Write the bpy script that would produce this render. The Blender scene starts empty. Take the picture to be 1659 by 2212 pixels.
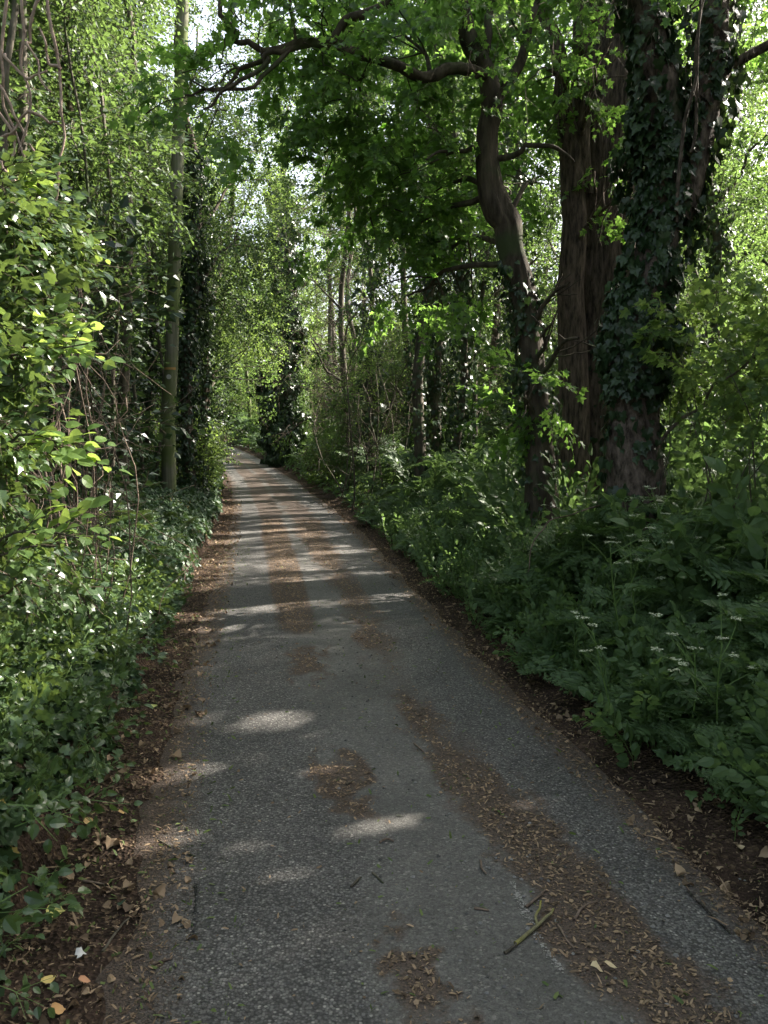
import bpy, math
import numpy as np
from mathutils import Vector

# ------------------------------------------------------------------ camera, sky, sun, exposure
sc = bpy.context.scene
COL = sc.collection
PITCH = math.atan(166 / 1789.0)
cam_d = bpy.data.cameras.new("camera"); cam = bpy.data.objects.new("camera", cam_d); COL.objects.link(cam)
cam_d.sensor_fit = 'VERTICAL'; cam_d.sensor_height = 24.0; cam_d.lens = 24.0 * 1789 / 2212
cam_d.clip_start = 0.05; cam_d.clip_end = 1000
CAMZ = 1.65
cam.location = (0, 0, CAMZ); cam.rotation_euler = (math.pi / 2 - PITCH, 0, 0)
sc.camera = cam

SUN_AZ = math.radians(62)      # to the right of the view direction (+Y)
SUN_EL = math.radians(36)
S = np.array([math.sin(SUN_AZ) * math.cos(SUN_EL), math.cos(SUN_AZ) * math.cos(SUN_EL), math.sin(SUN_EL)])
w = bpy.data.worlds.new("World"); sc.world = w; w.use_nodes = True
nt = w.node_tree; bg = nt.nodes['Background']
sky = nt.nodes.new('ShaderNodeTexSky'); sky.sky_type = 'NISHITA'; sky.sun_disc = False
sky.sun_elevation = SUN_EL; sky.sun_rotation = SUN_AZ; sky.dust_density = 5.0; sky.air_density = 1.0
hz = nt.nodes.new('ShaderNodeHueSaturation'); hz.inputs['Saturation'].default_value = .6   # mutes the sky so its light is less blue
nt.links.new(sky.outputs[0], hz.inputs['Color']); nt.links.new(hz.outputs[0], bg.inputs[0]); bg.inputs[1].default_value = 0.11
sl = bpy.data.lights.new("sun", 'SUN'); so = bpy.data.objects.new("sun", sl); COL.objects.link(so)
sl.energy = 5.0; sl.angle = math.radians(0.55); sl.color = (1.0, 0.93, 0.82)
so.rotation_euler = Vector(S).to_track_quat('Z', 'Y').to_euler(); so.location = (20, 10, 25)
sc.view_settings.view_transform = 'Standard'; sc.view_settings.look = 'None'
sc.view_settings.exposure = 2.48; sc.view_settings.gamma = 1.0
sc.cycles.max_bounces = 8; sc.cycles.diffuse_bounces = 5; sc.cycles.glossy_bounces = 2
sc.cycles.transmission_bounces = 5; sc.cycles.use_denoising = True
sc.cycles.sample_clamp_indirect = 6.0; sc.cycles.use_adaptive_sampling = False

rng = np.random.default_rng(7)
TAB = rng.random((32, 32, 32))

def noise(p, s=1.0, off=0.0):
    """value noise 0..1, p (n,2|3)"""
    p = np.asarray(p, float) * s + off
    if p.shape[1] == 2: p = np.c_[p, np.full(len(p), 3.7 + off)]
    i = np.floor(p).astype(int); f = p - i; f = f * f * (3 - 2 * f)
    r = 0
    for dx in (0, 1):
        for dy in (0, 1):
            for dz in (0, 1):
                wt = (f[:, 0] if dx else 1 - f[:, 0]) * (f[:, 1] if dy else 1 - f[:, 1]) * (f[:, 2] if dz else 1 - f[:, 2])
                r = r + wt * TAB[(i[:, 0] + dx) % 32, (i[:, 1] + dy) % 32, (i[:, 2] + dz) % 32]
    return r

def fbm(p, s=1.0, off=0.0, o=3):
    a, r, t = 1, 0, 0
    for k in range(o):
        r = r + a * noise(p, s * 2 ** k, off + 11.3 * k); t += a; a *= .5
    return r / t

# ------------------------------------------------------------------ terrain functions
_cy = np.array([-60, -20, -10, 0, 2.9, 5.46, 10, 18.5, 28, 38, 46, 53, 60, 67, 75, 160.])
_cx = np.array([16, 5.2, 2.8, .78, .24, -.26, -.98, -2.35, -4.15, -6.5, -9.0, -12.0, -17, -25, -37, -160.])
_yy = np.arange(-60, 160.01, .1)
_cc = np.interp(_yy, _cy, _cx)
_k = np.exp(-np.linspace(-2.5, 2.5, 41) ** 2); _k /= _k.sum()
_cs = np.convolve(np.pad(_cc, 20, 'edge'), _k, 'valid')
_dk = np.sqrt(1 + np.gradient(_cs, .1) ** 2)
def cen(y): return np.interp(y, _yy, _cs)
def kk(y): return np.interp(y, _yy, _dk)
def rz(y):
    y = np.asarray(y, float); t = np.clip(y - 20, 0, 33)
    return .00117 * t * t + np.clip(y - 53, 0, 60) * .045
_pu = np.array([-120, -30, -12, -6, -3.4, -2.5, -1.95, -1.66, -1.58, -1.15, 1.15, 1.42, 1.8, 2.4, 4, 7, 14, 30, 120.])
_pz = np.array([4, 2.6, 1.5, .95, .66, .50, .26, .15, .0, -.012, -.012, .0, .12, .32, .52, .9, 1.8, 3.4, 6.])
def fL(y): return np.interp(y, [0, 3, 4.5, 8, 11, 18, 60], [1.5, 1.46, 1.42, 1.35, 1.30, 1.28, 1.35]) / 1.58
def fR(y): return np.interp(y, [0, 3, 4, 5.5, 9, 14, 20, 60], [1.38, 1.34, 1.34, 1.38, 1.48, 1.64, 1.6, 1.55]) / 1.58
def X(u, y): return cen(y) + u * kk(y) * np.where(u < 0, fL(y), fR(y))
def U(x, y):
    u = (x - cen(y)) / kk(y); return u / np.where(u < 0, fL(y), fR(y))
def gz(x, y):
    x = np.asarray(x, float); y = np.asarray(y, float)
    u = U(x, y); p = np.c_[u.ravel(), y.ravel()]
    wob = (noise(p * [0, 1], 1.3) - .5).reshape(u.shape) * .16
    z = np.interp(u + wob * (np.abs(u) > 1.3), _pu, _pz) + rz(y)
    a = np.clip((np.abs(u) - 1.65) / 1.2, 0, 1)
    z = z + a * ((fbm(p, .8, 2) - .5).reshape(u.shape) * .35)
    e = np.clip((np.abs(u) - 1.1) / .2, 0, 1)
    z = z + e * (noise(p, 9, 5).reshape(u.shape) - .5) * .035
    return z
def g1(x, y): return float(gz(np.array([x]), np.array([y]))[0])

cP, sP = math.cos(PITCH), math.sin(PITCH)
def P(px, py, d):
    """point seen at photo position px,py (1659x2212 frame), d metres ahead of the camera"""
    a = (px - 829.5) / 1789; b = -(py - 1106) / 1789
    dy = cP + b * sP; dz = -sP + b * cP
    t = d / dy
    return np.array([a * t, d, CAMZ + dz * t])
def proj(p):
    p = np.asarray(p, float); y = p[..., 1]; z = p[..., 2] - CAMZ
    f = y * cP - z * sP; up = y * sP + z * cP
    return 829.5 + 1789 * p[..., 0] / f, 1106 - 1789 * up / f

# ------------------------------------------------------------------ canopy carved open where sun patches are wanted
SPOTS = [(500, 1490, .34, .16), (590, 1572, .25, .16), (810, 1262, .55, .22), (815, 1818, .20, .07), (640, 1925, .13, .05),
         (1160, 1760, .12, .07), (520, 1870, .10, .05), (700, 1690, .12, .07), (420, 1500, .40, .22), (430, 1560, .2, .12), (455, 1360, .3, .12), (380, 1690, .2, .12), (330, 1850, .2, .1)]
SPW = []
for (px, py, a, b) in SPOTS:
    d = 1.65 * 1789 / (py - 940); q = P(px, py, d); SPW.append((q[0], q[1], a, b))
saz, caz = math.sin(SUN_AZ), math.cos(SUN_AZ)
def blocks_light(p):
    """leaves that would close one of the canopy's gaps"""
    out = np.zeros(len(p), bool)
    zg = rz(p[:, 1]); t = (p[:, 2] - zg) / S[2]
    g = p - S * t[:, None]; u = U(g[:, 0], g[:, 1]); hi = t > .9
    al = g[:, 0] * saz + g[:, 1] * caz; ac = -g[:, 0] * caz + g[:, 1] * saz
    n = noise(np.c_[al * .6, ac * 1.7], 1.0, 4.2) * .55 + noise(np.c_[al * 1.5, ac * 4.2], 1.0, 9) * .45
    th = np.interp(g[:, 1], [11, 13.5, 18, 27, 34, 50], [.70, .50, .44, .50, .66, .66])
    out |= hi & (np.abs(u) < 2.2) & (g[:, 1] > 11) & (g[:, 1] < 52) & (n > th)
    for (x, y, a, b) in SPW:
        al0 = x * saz + y * caz; ac0 = -x * caz + y * saz
        out |= hi & (((al - al0) / a) ** 2 + ((ac - ac0) / b) ** 2 < 1 + .8 * (n - .5))
    t = (p[:, 0] + 2.0) / S[0]; q = p - S * t[:, None]            # hedge beside the camera, left
    m = noise(np.c_[q[:, 1] * 1.6, q[:, 2] * 2.0], 1, 6)
    out |= (p[:, 0] > -1.0) & (q[:, 1] > 1.2) & (q[:, 1] < 7.0) & (q[:, 2] > .05) & (q[:, 2] < 3.1) & (m > np.where(q[:, 2] < .9, .14, .34))
    t = (p[:, 0] + 4.9) / S[0]; q = p - S * t[:, None]            # bank foliage beyond the pole
    m = noise(np.c_[q[:, 1] * .8, q[:, 2] * 1.2], 1, 8)
    out |= (p[:, 0] > -3.4) & (q[:, 1] > 19) & (q[:, 1] < 40) & (q[:, 2] > 0) & (q[:, 2] < 7) & (m > .33)
    t = (p[:, 1] - 30) / S[1] if False else (p[:, 0] + 7.0) / S[0]; q = p - S * t[:, None]
    m = noise(np.c_[q[:, 1] * .5, q[:, 2] * .6], 1, 2)
    out |= (p[:, 0] > -4) & (q[:, 1] > 30) & (q[:, 1] < 62) & (q[:, 2] > 1) & (m > .48)
    return out

# ------------------------------------------------------------------ mesh building
class Geo:
    def __init__(s): s.V = []; s.F = []; s.M = []; s.n = 0
    def add(s, v, f, m=0):
        v = np.asarray(v, np.float32); f = np.asarray(f, np.int32)
        s.V.append(v); s.F.append(f + s.n); s.M.append(np.full(len(f), m, np.int32) if np.isscalar(m) else m); s.n += len(v)
    def inst(s, T, R, pos, carve=True):
        """T template dict(v,f,m,c); R (k,3,3) columns = axes (scaled); pos (k,3)"""
        k = len(pos)
        if k == 0: return
        v = np.einsum('kij,nj->kni', R, T['v']) + pos[:, None, :]
        nv = len(T['v']); f = T['f'][None] + (np.arange(k) * nv)[:, None, None]
        m = np.tile(T['m'], (k, 1)); f = f.reshape(-1, 3); m = m.ravel()
        if carve:
            c = (np.einsum('kij,nj->kni', R, T['c']) + pos[:, None, :]).reshape(-1, 3)
            keep = ~(blocks_light(c) & (m != 0))
            f = f[keep]; m = m[keep]
        s.add(v.reshape(-1, 3), f, m.astype(np.int32))
    def tube(s, pts, rad, n=8, m=0, rough=0.0, ridge=0.0, off=0.0, cap=True):
        pts = np.asarray(pts, float); rad = np.asarray(rad, float)
        tg = np.gradient(pts, axis=0); tg /= np.linalg.norm(tg, axis=1)[:, None] + 1e-9
        ref = np.array([1, .03, .02]) if abs(tg[0][0]) < .8 else np.array([0, 1, 0.])
        a = np.cross(tg, ref); a /= np.linalg.norm(a, axis=1)[:, None] + 1e-9
        b = np.cross(tg, a)
        th = np.linspace(0, 2 * np.pi, n, endpoint=False)
        R = np.repeat(rad[:, None], n, 1)
        if rough or ridge:
            L = np.concatenate([[0], np.cumsum(np.linalg.norm(np.diff(pts, axis=0), axis=1))])
            q = np.stack([np.repeat(np.cos(th)[None], len(pts), 0), np.repeat(np.sin(th)[None], len(pts), 0), np.repeat(L[:, None] * .8, n, 1)], -1).reshape(-1, 3)
            if rough: R = R * (1 + rough * (fbm(q, 1.2, off) - .5).reshape(R.shape) * 2)
            if ridge:
                q2 = q * [6, 6, 1.1]
                rg = 1 - np.abs(noise(q2, 1.0, off) * 2 - 1)
                q3 = q * [14, 14, 3.5]; rg = rg * .7 + .3 * noise(q3, 1.0, off + 5)
                R = R * (1 + ridge * (rg.reshape(R.shape) - .5))
        v = pts[:, None] + R[..., None] * (np.cos(th)[None, :, None] * a[:, None] + np.sin(th)[None, :, None] * b[:, None])
        i, j = np.meshgrid(np.arange(len(pts) - 1), np.arange(n), indexing='ij'); j2 = (j + 1) % n
        q = np.stack([i * n + j, i * n + j2, (i + 1) * n + j2, (i + 1) * n + j], -1).reshape(-1, 4)
        f = np.concatenate([q[:, [0, 2, 1]], q[:, [0, 3, 2]]])
        v = v.reshape(-1, 3)
        if cap:
            base = len(v); v = np.r_[v, pts[-1:]]
            e = (len(pts) - 1) * n + np.arange(n)
            f = np.r_[f, np.stack([e, np.full(n, base), (len(pts) - 1) * n + (np.arange(n) + 1) % n], -1)]
        s.add(v, f, m)
    def build(s, name, mats, parent=None, smooth=True, attrs=None):
        me = bpy.data.meshes.new(name)
        V = np.concatenate(s.V); F = np.concatenate(s.F); M = np.concatenate(s.M)
        if len(V) > 3 * len(F) * .9:
            us, inv = np.unique(F, return_inverse=True); V = V[us]; F = inv.reshape(F.shape).astype(np.int32)
        off = Vector((0, 0, 0))
        if parent is not None: V = V - np.array(parent.location, np.float32)
        me.vertices.add(len(V)); me.vertices.foreach_set('co', V.astype(np.float32).ravel())
        me.loops.add(F.size); me.loops.foreach_set('vertex_index', F.ravel().astype(np.int32))
        me.polygons.add(len(F)); me.polygons.foreach_set('loop_start', np.arange(0, F.size, 3, dtype=np.int32))
        for mt in mats: me.materials.append(mt)
        me.polygons.foreach_set('material_index', M.astype(np.int32))
        me.polygons.foreach_set('use_smooth', np.full(len(F), smooth, bool))
        if attrs:
            for k, a in attrs.items():
                at = me.attributes.new(k, 'FLOAT', 'POINT'); at.data.foreach_set('value', a.astype(np.float32))
        me.update(calc_edges=True)
        o = bpy.data.objects.new(name, me); COL.objects.link(o)
        if parent is not None: o.parent = parent
        return o

def tag(o, label=None, cat=None, group=None, kind=None):
    if label: o['label'] = label
    if cat: o['category'] = cat
    if group: o['group'] = group
    if kind: o['kind'] = kind
    return o
def empty(name, loc):
    o = bpy.data.objects.new(name, None); COL.objects.link(o); o.location = [float(v) for v in loc]; o.empty_display_size = .2
    return o

def nrm(a): return a / (np.linalg.norm(a, axis=-1, keepdims=True) + 1e-9)
def frames(d, up, scale):
    """columns x,y,z: y along d, z near up"""
    d = nrm(d); x = nrm(np.cross(d, up)); z = np.cross(x, d)
    R = np.stack([x, d, z], -1)
    return R * np.asarray(scale).reshape(-1, 1, 1)
def rdir(k): return nrm(rng.normal(size=(k, 3)))
def smooth_path(pts, n, wob=0.0, seed=0):
    pts = np.asarray(pts, float); m = len(pts)
    t = np.linspace(0, m - 1, n); i = np.clip(t.astype(int), 0, m - 2); f = (t - i)[:, None]
    p0 = pts[np.clip(i - 1, 0, m - 1)]; p1 = pts[i]; p2 = pts[i + 1]; p3 = pts[np.clip(i + 2, 0, m - 1)]
    r = .5 * ((2 * p1) + (-p0 + p2) * f + (2 * p0 - 5 * p1 + 4 * p2 - p3) * f ** 2 + (-p0 + 3 * p1 - 3 * p2 + p3) * f ** 3)
    if wob:
        ph = np.linspace(0, 1, n) * m * 1.7
        for k in range(3): r[:, k] += wob * (noise(np.c_[ph, np.full(n, k * 5.3 + seed)], 1.0, 1.1) - .5) * np.sin(np.linspace(0, np.pi, n)) ** .4
    return r

# ------------------------------------------------------------------ leaf templates (y = tip, z = up)
def leaf(outline, fold=.18, droop=.25, c=.4):
    o = np.array(outline, float); o = np.r_[o, (o[1:-1] * [-1, 1])[::-1]]
    v = np.r_[[[0, c]], o]; z = fold * np.abs(v[:, 0]) - droop * v[:, 1] ** 2
    v = np.c_[v, z]; n = len(o); i = np.arange(n)
    f = np.stack([np.zeros(n, int), 1 + i, 1 + (i + 1) % n], -1)[:, [0, 2, 1]]
    return v, f
L_MAPLE = leaf([(0, 0), (.2, -.06), (.47, .08), (.27, .26), (.55, .62), (.2, .6), (.13, .8), (0, 1)])
L_IVY = leaf([(0, 0), (.2, -.16), (.5, .05), (.36, .3), (.46, .5), (.2, .62), (0, 1)], .1, .3)
L_OV = leaf([(0, 0), (.22, .15), (.33, .45), (.2, .78), (0, 1)], .2, .3)
L_HAZ = leaf([(0, 0), (.3, .1), (.42, .3), (.44, .55), (.3, .8), (.12, .9), (0, 1.05)], .12, .25)
L_IVY0 = leaf([(0, 0), (.48, .1), (.3, .5), (0, 1)], .1, .3)
L_MAP0 = leaf([(0, 0), (.42, .05), (.5, .6), (0, 1)], .15, .25)
def quadleaf():
    v = np.array([[0, 0, 0], [.36, .45, .07], [0, 1, -.2], [-.36, .45, .07]]); return v, np.array([[0, 1, 2], [0, 2, 3]])
L_Q = quadleaf()

def single(L, m=1):
    v, f = L; return dict(v=v, f=f, m=np.full(len(f), m), c=np.tile([0, .5, 0], (len(f), 1)))

def spray(L, n, length, size, seed, twig=.003, pair=False, flat=.5, hang=0.0, sides=3, sub=2):
    """a leafy twig along +y"""
    r = np.random.default_rng(seed); G = Geo(); C = []
    t = np.linspace(0, 1, 5)
    main = np.c_[(r.random() - .5) * .25 * t ** 2, t, -.18 * t ** 2 + .06 * np.sin(t * 5)] * length
    axes = [(main, twig, 1.0)]
    for k in range(sub):
        q = r.uniform(.15, .6); p0 = np.array([np.interp(q, t, main[:, i]) for i in range(3)])
        sgn = 1 if k % 2 else -1; ll = length * r.uniform(.4, .65)
        d = nrm(np.array([sgn * r.uniform(.5, .9), .8, r.uniform(-.2, .3)]))
        axes.append((p0 + d * (np.linspace(0, 1, 4)[:, None] * ll) + np.c_[np.zeros(4), np.zeros(4), -.12 * np.linspace(0, 1, 4) ** 2 * ll], twig * .7, ll / length))
    for a, tw, wgt in axes:
        G.tube(a, np.linspace(tw, tw * .4, len(a)), sides, 0, cap=False); C.append(np.zeros((len(G.F[-1]), 3)) + a.mean(0))
        nn = max(3, int(n * wgt / (1 + .5 * sub)))
        tt = np.linspace(.12, 1, nn)
        for i, q in enumerate(tt):
            p = np.array([np.interp(q, np.linspace(0, 1, len(a)), a[:, j]) for j in range(3)])
            dr = nrm(a[-1] - a[0]); side = np.cross(dr, [0, 0, 1.]); sg = 1 if i % 2 else -1
            for s_ in ((1, -1) if pair else (sg,)):
                d = nrm(side * s_ * r.uniform(.6, 1.1) * (q < .97) + dr * r.uniform(.3, .9) + np.array([0, 0, r.uniform(-.3, .25) - hang]))
                up = nrm(np.array([0, 0, 1.]) + r.normal(size=3) * flat)
                sz = size * r.uniform(.6, 1.15); st = sz * .35
                R = frames(d[None], up[None], [sz])[0]; v, f = L
                G.add(v @ R.T + p + d * st, f, 1); C.append(np.tile(p + d * (st + sz * .5), (len(f), 1)))
    return dict(v=np.concatenate(G.V).astype(float), f=np.concatenate(G.F), m=np.concatenate(G.M), c=np.concatenate(C))

SP = {
 'maple': [spray(L_MAPLE, 15, .42, .085, 10 + i, pair=True, flat=.6, hang=.15) for i in range(5)],
 'maple0': [spray(L_MAP0, 14, .48, .095, 20 + i, pair=True, flat=.6, hang=.15) for i in range(4)],
 'oval': [spray(L_OV, 20, .45, .06, 30 + i, flat=.6) for i in range(4)],
 'oval0': [spray(L_Q, 30, .6, .078, 40 + i, flat=.7, twig=.004) for i in range(4)],
 'far': [spray(L_Q, 46, .9, .115, 50 + i, flat=.8, twig=.006, sub=3) for i in range(4)],
 'hazel': [spray(L_HAZ, 9, .34, .085, 60 + i, flat=.45, sub=1) for i in range(4)],
 'bare': [spray(L_OV, 0, .6, .0001, 70 + i, twig=.003, sub=3) for i in range(3)],
}

def frond(np_=8, nl=6, length=1.0, seed=0):
    """cow parsley leaf: feathery, three times divided, along +y, unit length"""
    r = np.random.default_rng(seed); G = Geo()
    G.tube(np.c_[np.zeros(4), np.linspace(0, 1, 4), -.25 * np.linspace(0, 1, 4) ** 2], [.009, .007, .005, .002], 3, 0, cap=False)
    lv = np.array([[0, 0, 0], [.24, .3, .04], [.16, .62, 0], [0, 1, -.1], [-.16, .62, 0], [-.24, .3, .04]]); lf = np.array([[0, 1, 2], [0, 2, 3], [0, 3, 4], [0, 4, 5]])
    for i, q in enumerate(np.linspace(.25, 1, np_)):
        base = np.array([0, q, -.25 * q * q]); ll = .52 * (1.06 - q) + .07
        for s_ in (1, -1):
            d = nrm(np.array([s_ * 1.0, .65, r.uniform(-.25, .1)])); sd = nrm(np.cross(d, [0, 0, 1.]))
            for j, e in enumerate(np.linspace(.15, 1, nl)):
                p = base + d * ll * e; z = ll * (.50 * (1.1 - e) + .2)
                for s2 in (1, -1):
                    dd = nrm(d * .7 + sd * s2 * (1 if e < .98 else 0) + np.array([0, 0, r.uniform(-.25, .15)]))
                    R = frames(dd[None], np.array([[0, 0, 1.]]) + r.normal(size=(1, 3)) * .25, [z])[0]
                    G.add(lv @ R.T + p, lf, 1)
    f = np.concatenate(G.F)
    return dict(v=np.concatenate(G.V).astype(float), f=f, m=np.concatenate(G.M), c=np.zeros((len(f), 3)))
FR = [frond(6, 4, seed=i) for i in range(3)]
FR0 = [frond(6, 3, seed=i + 5) for i in range(3)]

# ------------------------------------------------------------------ materials
def M_(name):
    m = bpy.data.materials.new(name); m.use_nodes = True; t = m.node_tree
    return m, t, t.nodes, t.links, t.nodes['Principled BSDF']
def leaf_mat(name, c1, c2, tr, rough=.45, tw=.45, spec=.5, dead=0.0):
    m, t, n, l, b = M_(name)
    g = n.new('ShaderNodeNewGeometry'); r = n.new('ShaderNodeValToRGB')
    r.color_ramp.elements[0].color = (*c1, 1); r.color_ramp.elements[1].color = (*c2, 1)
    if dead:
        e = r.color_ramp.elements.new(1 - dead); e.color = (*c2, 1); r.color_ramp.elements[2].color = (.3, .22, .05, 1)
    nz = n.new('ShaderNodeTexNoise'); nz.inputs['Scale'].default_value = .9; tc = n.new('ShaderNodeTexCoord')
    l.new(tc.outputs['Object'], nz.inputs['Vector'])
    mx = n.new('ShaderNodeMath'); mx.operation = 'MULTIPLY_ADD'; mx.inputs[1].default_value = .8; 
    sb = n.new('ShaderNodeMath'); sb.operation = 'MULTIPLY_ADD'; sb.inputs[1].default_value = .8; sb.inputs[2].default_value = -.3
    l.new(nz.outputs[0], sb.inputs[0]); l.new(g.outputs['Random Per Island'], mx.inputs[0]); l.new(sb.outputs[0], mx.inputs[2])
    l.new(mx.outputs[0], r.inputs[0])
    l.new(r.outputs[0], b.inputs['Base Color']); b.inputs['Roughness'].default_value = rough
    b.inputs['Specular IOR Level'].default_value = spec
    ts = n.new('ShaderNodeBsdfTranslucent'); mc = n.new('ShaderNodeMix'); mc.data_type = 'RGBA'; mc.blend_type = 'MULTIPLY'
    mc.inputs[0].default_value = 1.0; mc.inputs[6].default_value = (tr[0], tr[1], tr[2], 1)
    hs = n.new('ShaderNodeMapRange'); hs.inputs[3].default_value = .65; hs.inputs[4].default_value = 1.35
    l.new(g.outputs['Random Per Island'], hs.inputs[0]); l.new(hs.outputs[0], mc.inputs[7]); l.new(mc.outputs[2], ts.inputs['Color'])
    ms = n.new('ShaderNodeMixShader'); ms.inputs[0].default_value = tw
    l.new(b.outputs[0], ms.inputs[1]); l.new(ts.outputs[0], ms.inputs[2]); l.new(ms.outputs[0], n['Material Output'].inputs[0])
    return m
def bark_mat(name, c1, c2, sc_=(14, 14, 2.5), bump=.5, moss=0.0, mossc=(.045, .058, .026)):
    m, t, n, l, b = M_(name)
    tc = n.new('ShaderNodeTexCoord'); mp = n.new('ShaderNodeMapping'); mp.inputs['Scale'].default_value = sc_
    nz = n.new('ShaderNodeTexNoise'); nz.inputs['Scale'].default_value = 1.0; nz.inputs['Detail'].default_value = 7; nz.inputs['Roughness'].default_value = .65
    l.new(tc.outputs['Object'], mp.inputs[0]); l.new(mp.outputs[0], nz.inputs['Vector'])
    r = n.new('ShaderNodeValToRGB'); r.color_ramp.elements[0].position = .36; r.color_ramp.elements[1].position = .66
    r.color_ramp.elements[0].color = (*c1, 1); r.color_ramp.elements[1].color = (*c2, 1); l.new(nz.outputs[0], r.inputs[0])
    out = r.outputs[0]
    if moss:
        n2 = n.new('ShaderNodeTexNoise'); n2.inputs['Scale'].default_value = 2.2; n2.inputs['Detail'].default_value = 5; l.new(tc.outputs['Object'], n2.inputs['Vector'])
        r2 = n.new('ShaderNodeValToRGB'); r2.color_ramp.elements[0].position = .62 - moss * .3; r2.color_ramp.elements[1].position = .72 - moss * .2
        l.new(n2.outputs[0], r2.inputs[0]); mx = n.new('ShaderNodeMix'); mx.data_type = 'RGBA'
        l.new(r2.outputs[0], mx.inputs[0]); l.new(out, mx.inputs[6]); mx.inputs[7].default_value = (*mossc, 1); out = mx.outputs[2]
    l.new(out, b.inputs['Base Color']); b.inputs['Roughness'].default_value = .9; b.inputs['Specular IOR Level'].default_value = .2
    bp = n.new('ShaderNodeBump'); bp.inputs['Strength'].default_value = bump; bp.inputs['Distance'].default_value = .03
    l.new(nz.outputs[0], bp.inputs['Height']); l.new(bp.outputs[0], b.inputs['Normal'])
    return m
def flat_mat(name, c, rough=.8, spec=.2, var=.0):
    m, t, n, l, b = M_(name); b.inputs['Roughness'].default_value = rough; b.inputs['Specular IOR Level'].default_value = spec
    g = n.new('ShaderNodeNewGeometry'); r = n.new('ShaderNodeValToRGB')
    r.color_ramp.elements[0].color = (*[x * (1 - var) for x in c], 1); r.color_ramp.elements[1].color = (*[min(1, x * (1 + var)) for x in c], 1)
    l.new(g.outputs['Random Per Island'], r.inputs[0]); l.new(r.outputs[0], b.inputs['Base Color'])
    return m
m_maple = leaf_mat('maple_leaf', (.035, .08, .024), (.085, .15, .042), (.26, .46, .08), .42, .5, .4)
m_wood = leaf_mat('woodland_leaf', (.03, .066, .026), (.065, .115, .042), (.20, .32, .075), .5, .38, .3)
m_shade = leaf_mat('shaded_wood_leaf', (.024, .052, .022), (.06, .10, .04), (.16, .25, .06), .5, .34, .3)  # darker copy of the woodland leaf, shade of the interior put into its colour
m_pale = leaf_mat('pale_leaf', (.055, .105, .032), (.10, .16, .05), (.29, .42, .085), .5, .42, .35)  # lighter green and more translucent than the woodland leaf
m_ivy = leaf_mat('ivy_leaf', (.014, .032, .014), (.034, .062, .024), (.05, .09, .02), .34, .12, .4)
m_ivyg = leaf_mat('ground_ivy_leaf', (.026, .06, .028), (.06, .105, .042), (.08, .14, .035), .46, .2, .35, dead=.02)
m_hedge = leaf_mat('hedge_leaf', (.03, .066, .022), (.085, .14, .045), (.20, .29, .06), .30, .24, .65)
m_hazel = leaf_mat('hazel_leaf', (.08, .15, .04), (.14, .22, .06), (.38, .52, .10), .45, .45, .4)
m_herb = leaf_mat('cow_parsley_leaf', (.045, .088, .034), (.098, .158, .06), (.18, .29, .075), .5, .34, .35)
m_twig = bark_mat('twig_bark', (.05, .038, .028), (.13, .10, .075), (30, 30, 30), .2)
m_bark = bark_mat('grey_bark', (.045, .04, .03), (.15, .13, .10), (16, 16, 3), .6, .35)
m_barkd = bark_mat('dark_bark', (.03, .024, .018), (.10, .08, .06), (14, 14, 3), .7, .25)
m_brown = bark_mat('furrowed_brown_bark', (.028, .022, .018), (.17, .125, .10), (26, 26, 5), 1.0)
m_peel = bark_mat('patchy_grey_bark', (.032, .024, .019), (.20, .155, .13), (20, 20, 9), .9, .12)
m_green_pole = bark_mat('weathered_pole_wood', (.08, .085, .055), (.20, .19, .14), (24, 24, .7), .25, .75, (.10, .125, .045))
m_dead = bark_mat('dead_twig_bark', (.09, .065, .05), (.24, .18, .14), (20, 20, 20), .3)
m_stem = flat_mat('green_stem', (.10, .17, .04), .5, .4, .2)
m_flower = flat_mat('white_floret', (.50, .54, .38), .6, .3, .25)

# ground
def soil_mat():
    m, t, n, l, b = M_('soil_and_litter')
    tc = n.new('ShaderNodeTexCoord')
    a = n.new('ShaderNodeTexNoise'); a.inputs['Scale'].default_value = 3; a.inputs['Detail'].default_value = 8; a.inputs['Roughness'].default_value = .7
    v = n.new('ShaderNodeTexVoronoi'); v.inputs['Scale'].default_value = 55; v.inputs['Randomness'].default_value = 1
    l.new(tc.outputs['Object'], a.inputs['Vector']); l.new(tc.outputs['Object'], v.inputs['Vector'])
    r = n.new('ShaderNodeValToRGB'); r.color_ramp.elements[0].position = .35; r.color_ramp.elements[1].position = .7
    r.color_ramp.elements[0].color = (.022, .015, .011, 1); r.color_ramp.elements[1].color = (.085, .055, .04, 1)
    l.new(a.outputs[0], r.inputs[0])
    vr = n.new('ShaderNodeSeparateColor'); l.new(v.outputs['Color'], vr.inputs[0])
    th = n.new('ShaderNodeMath'); th.operation = 'GREATER_THAN'; th.inputs[1].default_value = .86; l.new(vr.outputs[0], th.inputs[0])
    sc2 = n.new('ShaderNodeMath'); sc2.operation = 'MULTIPLY'; sc2.inputs[1].default_value = .6; l.new(th.outputs[0], sc2.inputs[0])
    mx = n.new('ShaderNodeMix'); mx.data_type = 'RGBA'; l.new(sc2.outputs[0], mx.inputs[0]); l.new(r.outputs[0], mx.inputs[6]); mx.inputs[7].default_value = (.16, .11, .07, 1)
    l.new(mx.outputs[2], b.inputs['Base Color']); b.inputs['Roughness'].default_value = .95; b.inputs['Specular IOR Level'].default_value = .15
    bp = n.new('ShaderNodeBump'); bp.inputs['Strength'].default_value = .9; bp.inputs['Distance'].default_value = .03
    ad = n.new('ShaderNodeMath'); ad.operation = 'ADD'; l.new(a.outputs[0], ad.inputs[0]); l.new(v.outputs['Distance'], ad.inputs[1])
    l.new(ad.outputs[0], bp.inputs['Height']); l.new(bp.outputs[0], b.inputs['Normal'])
    return m
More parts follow.
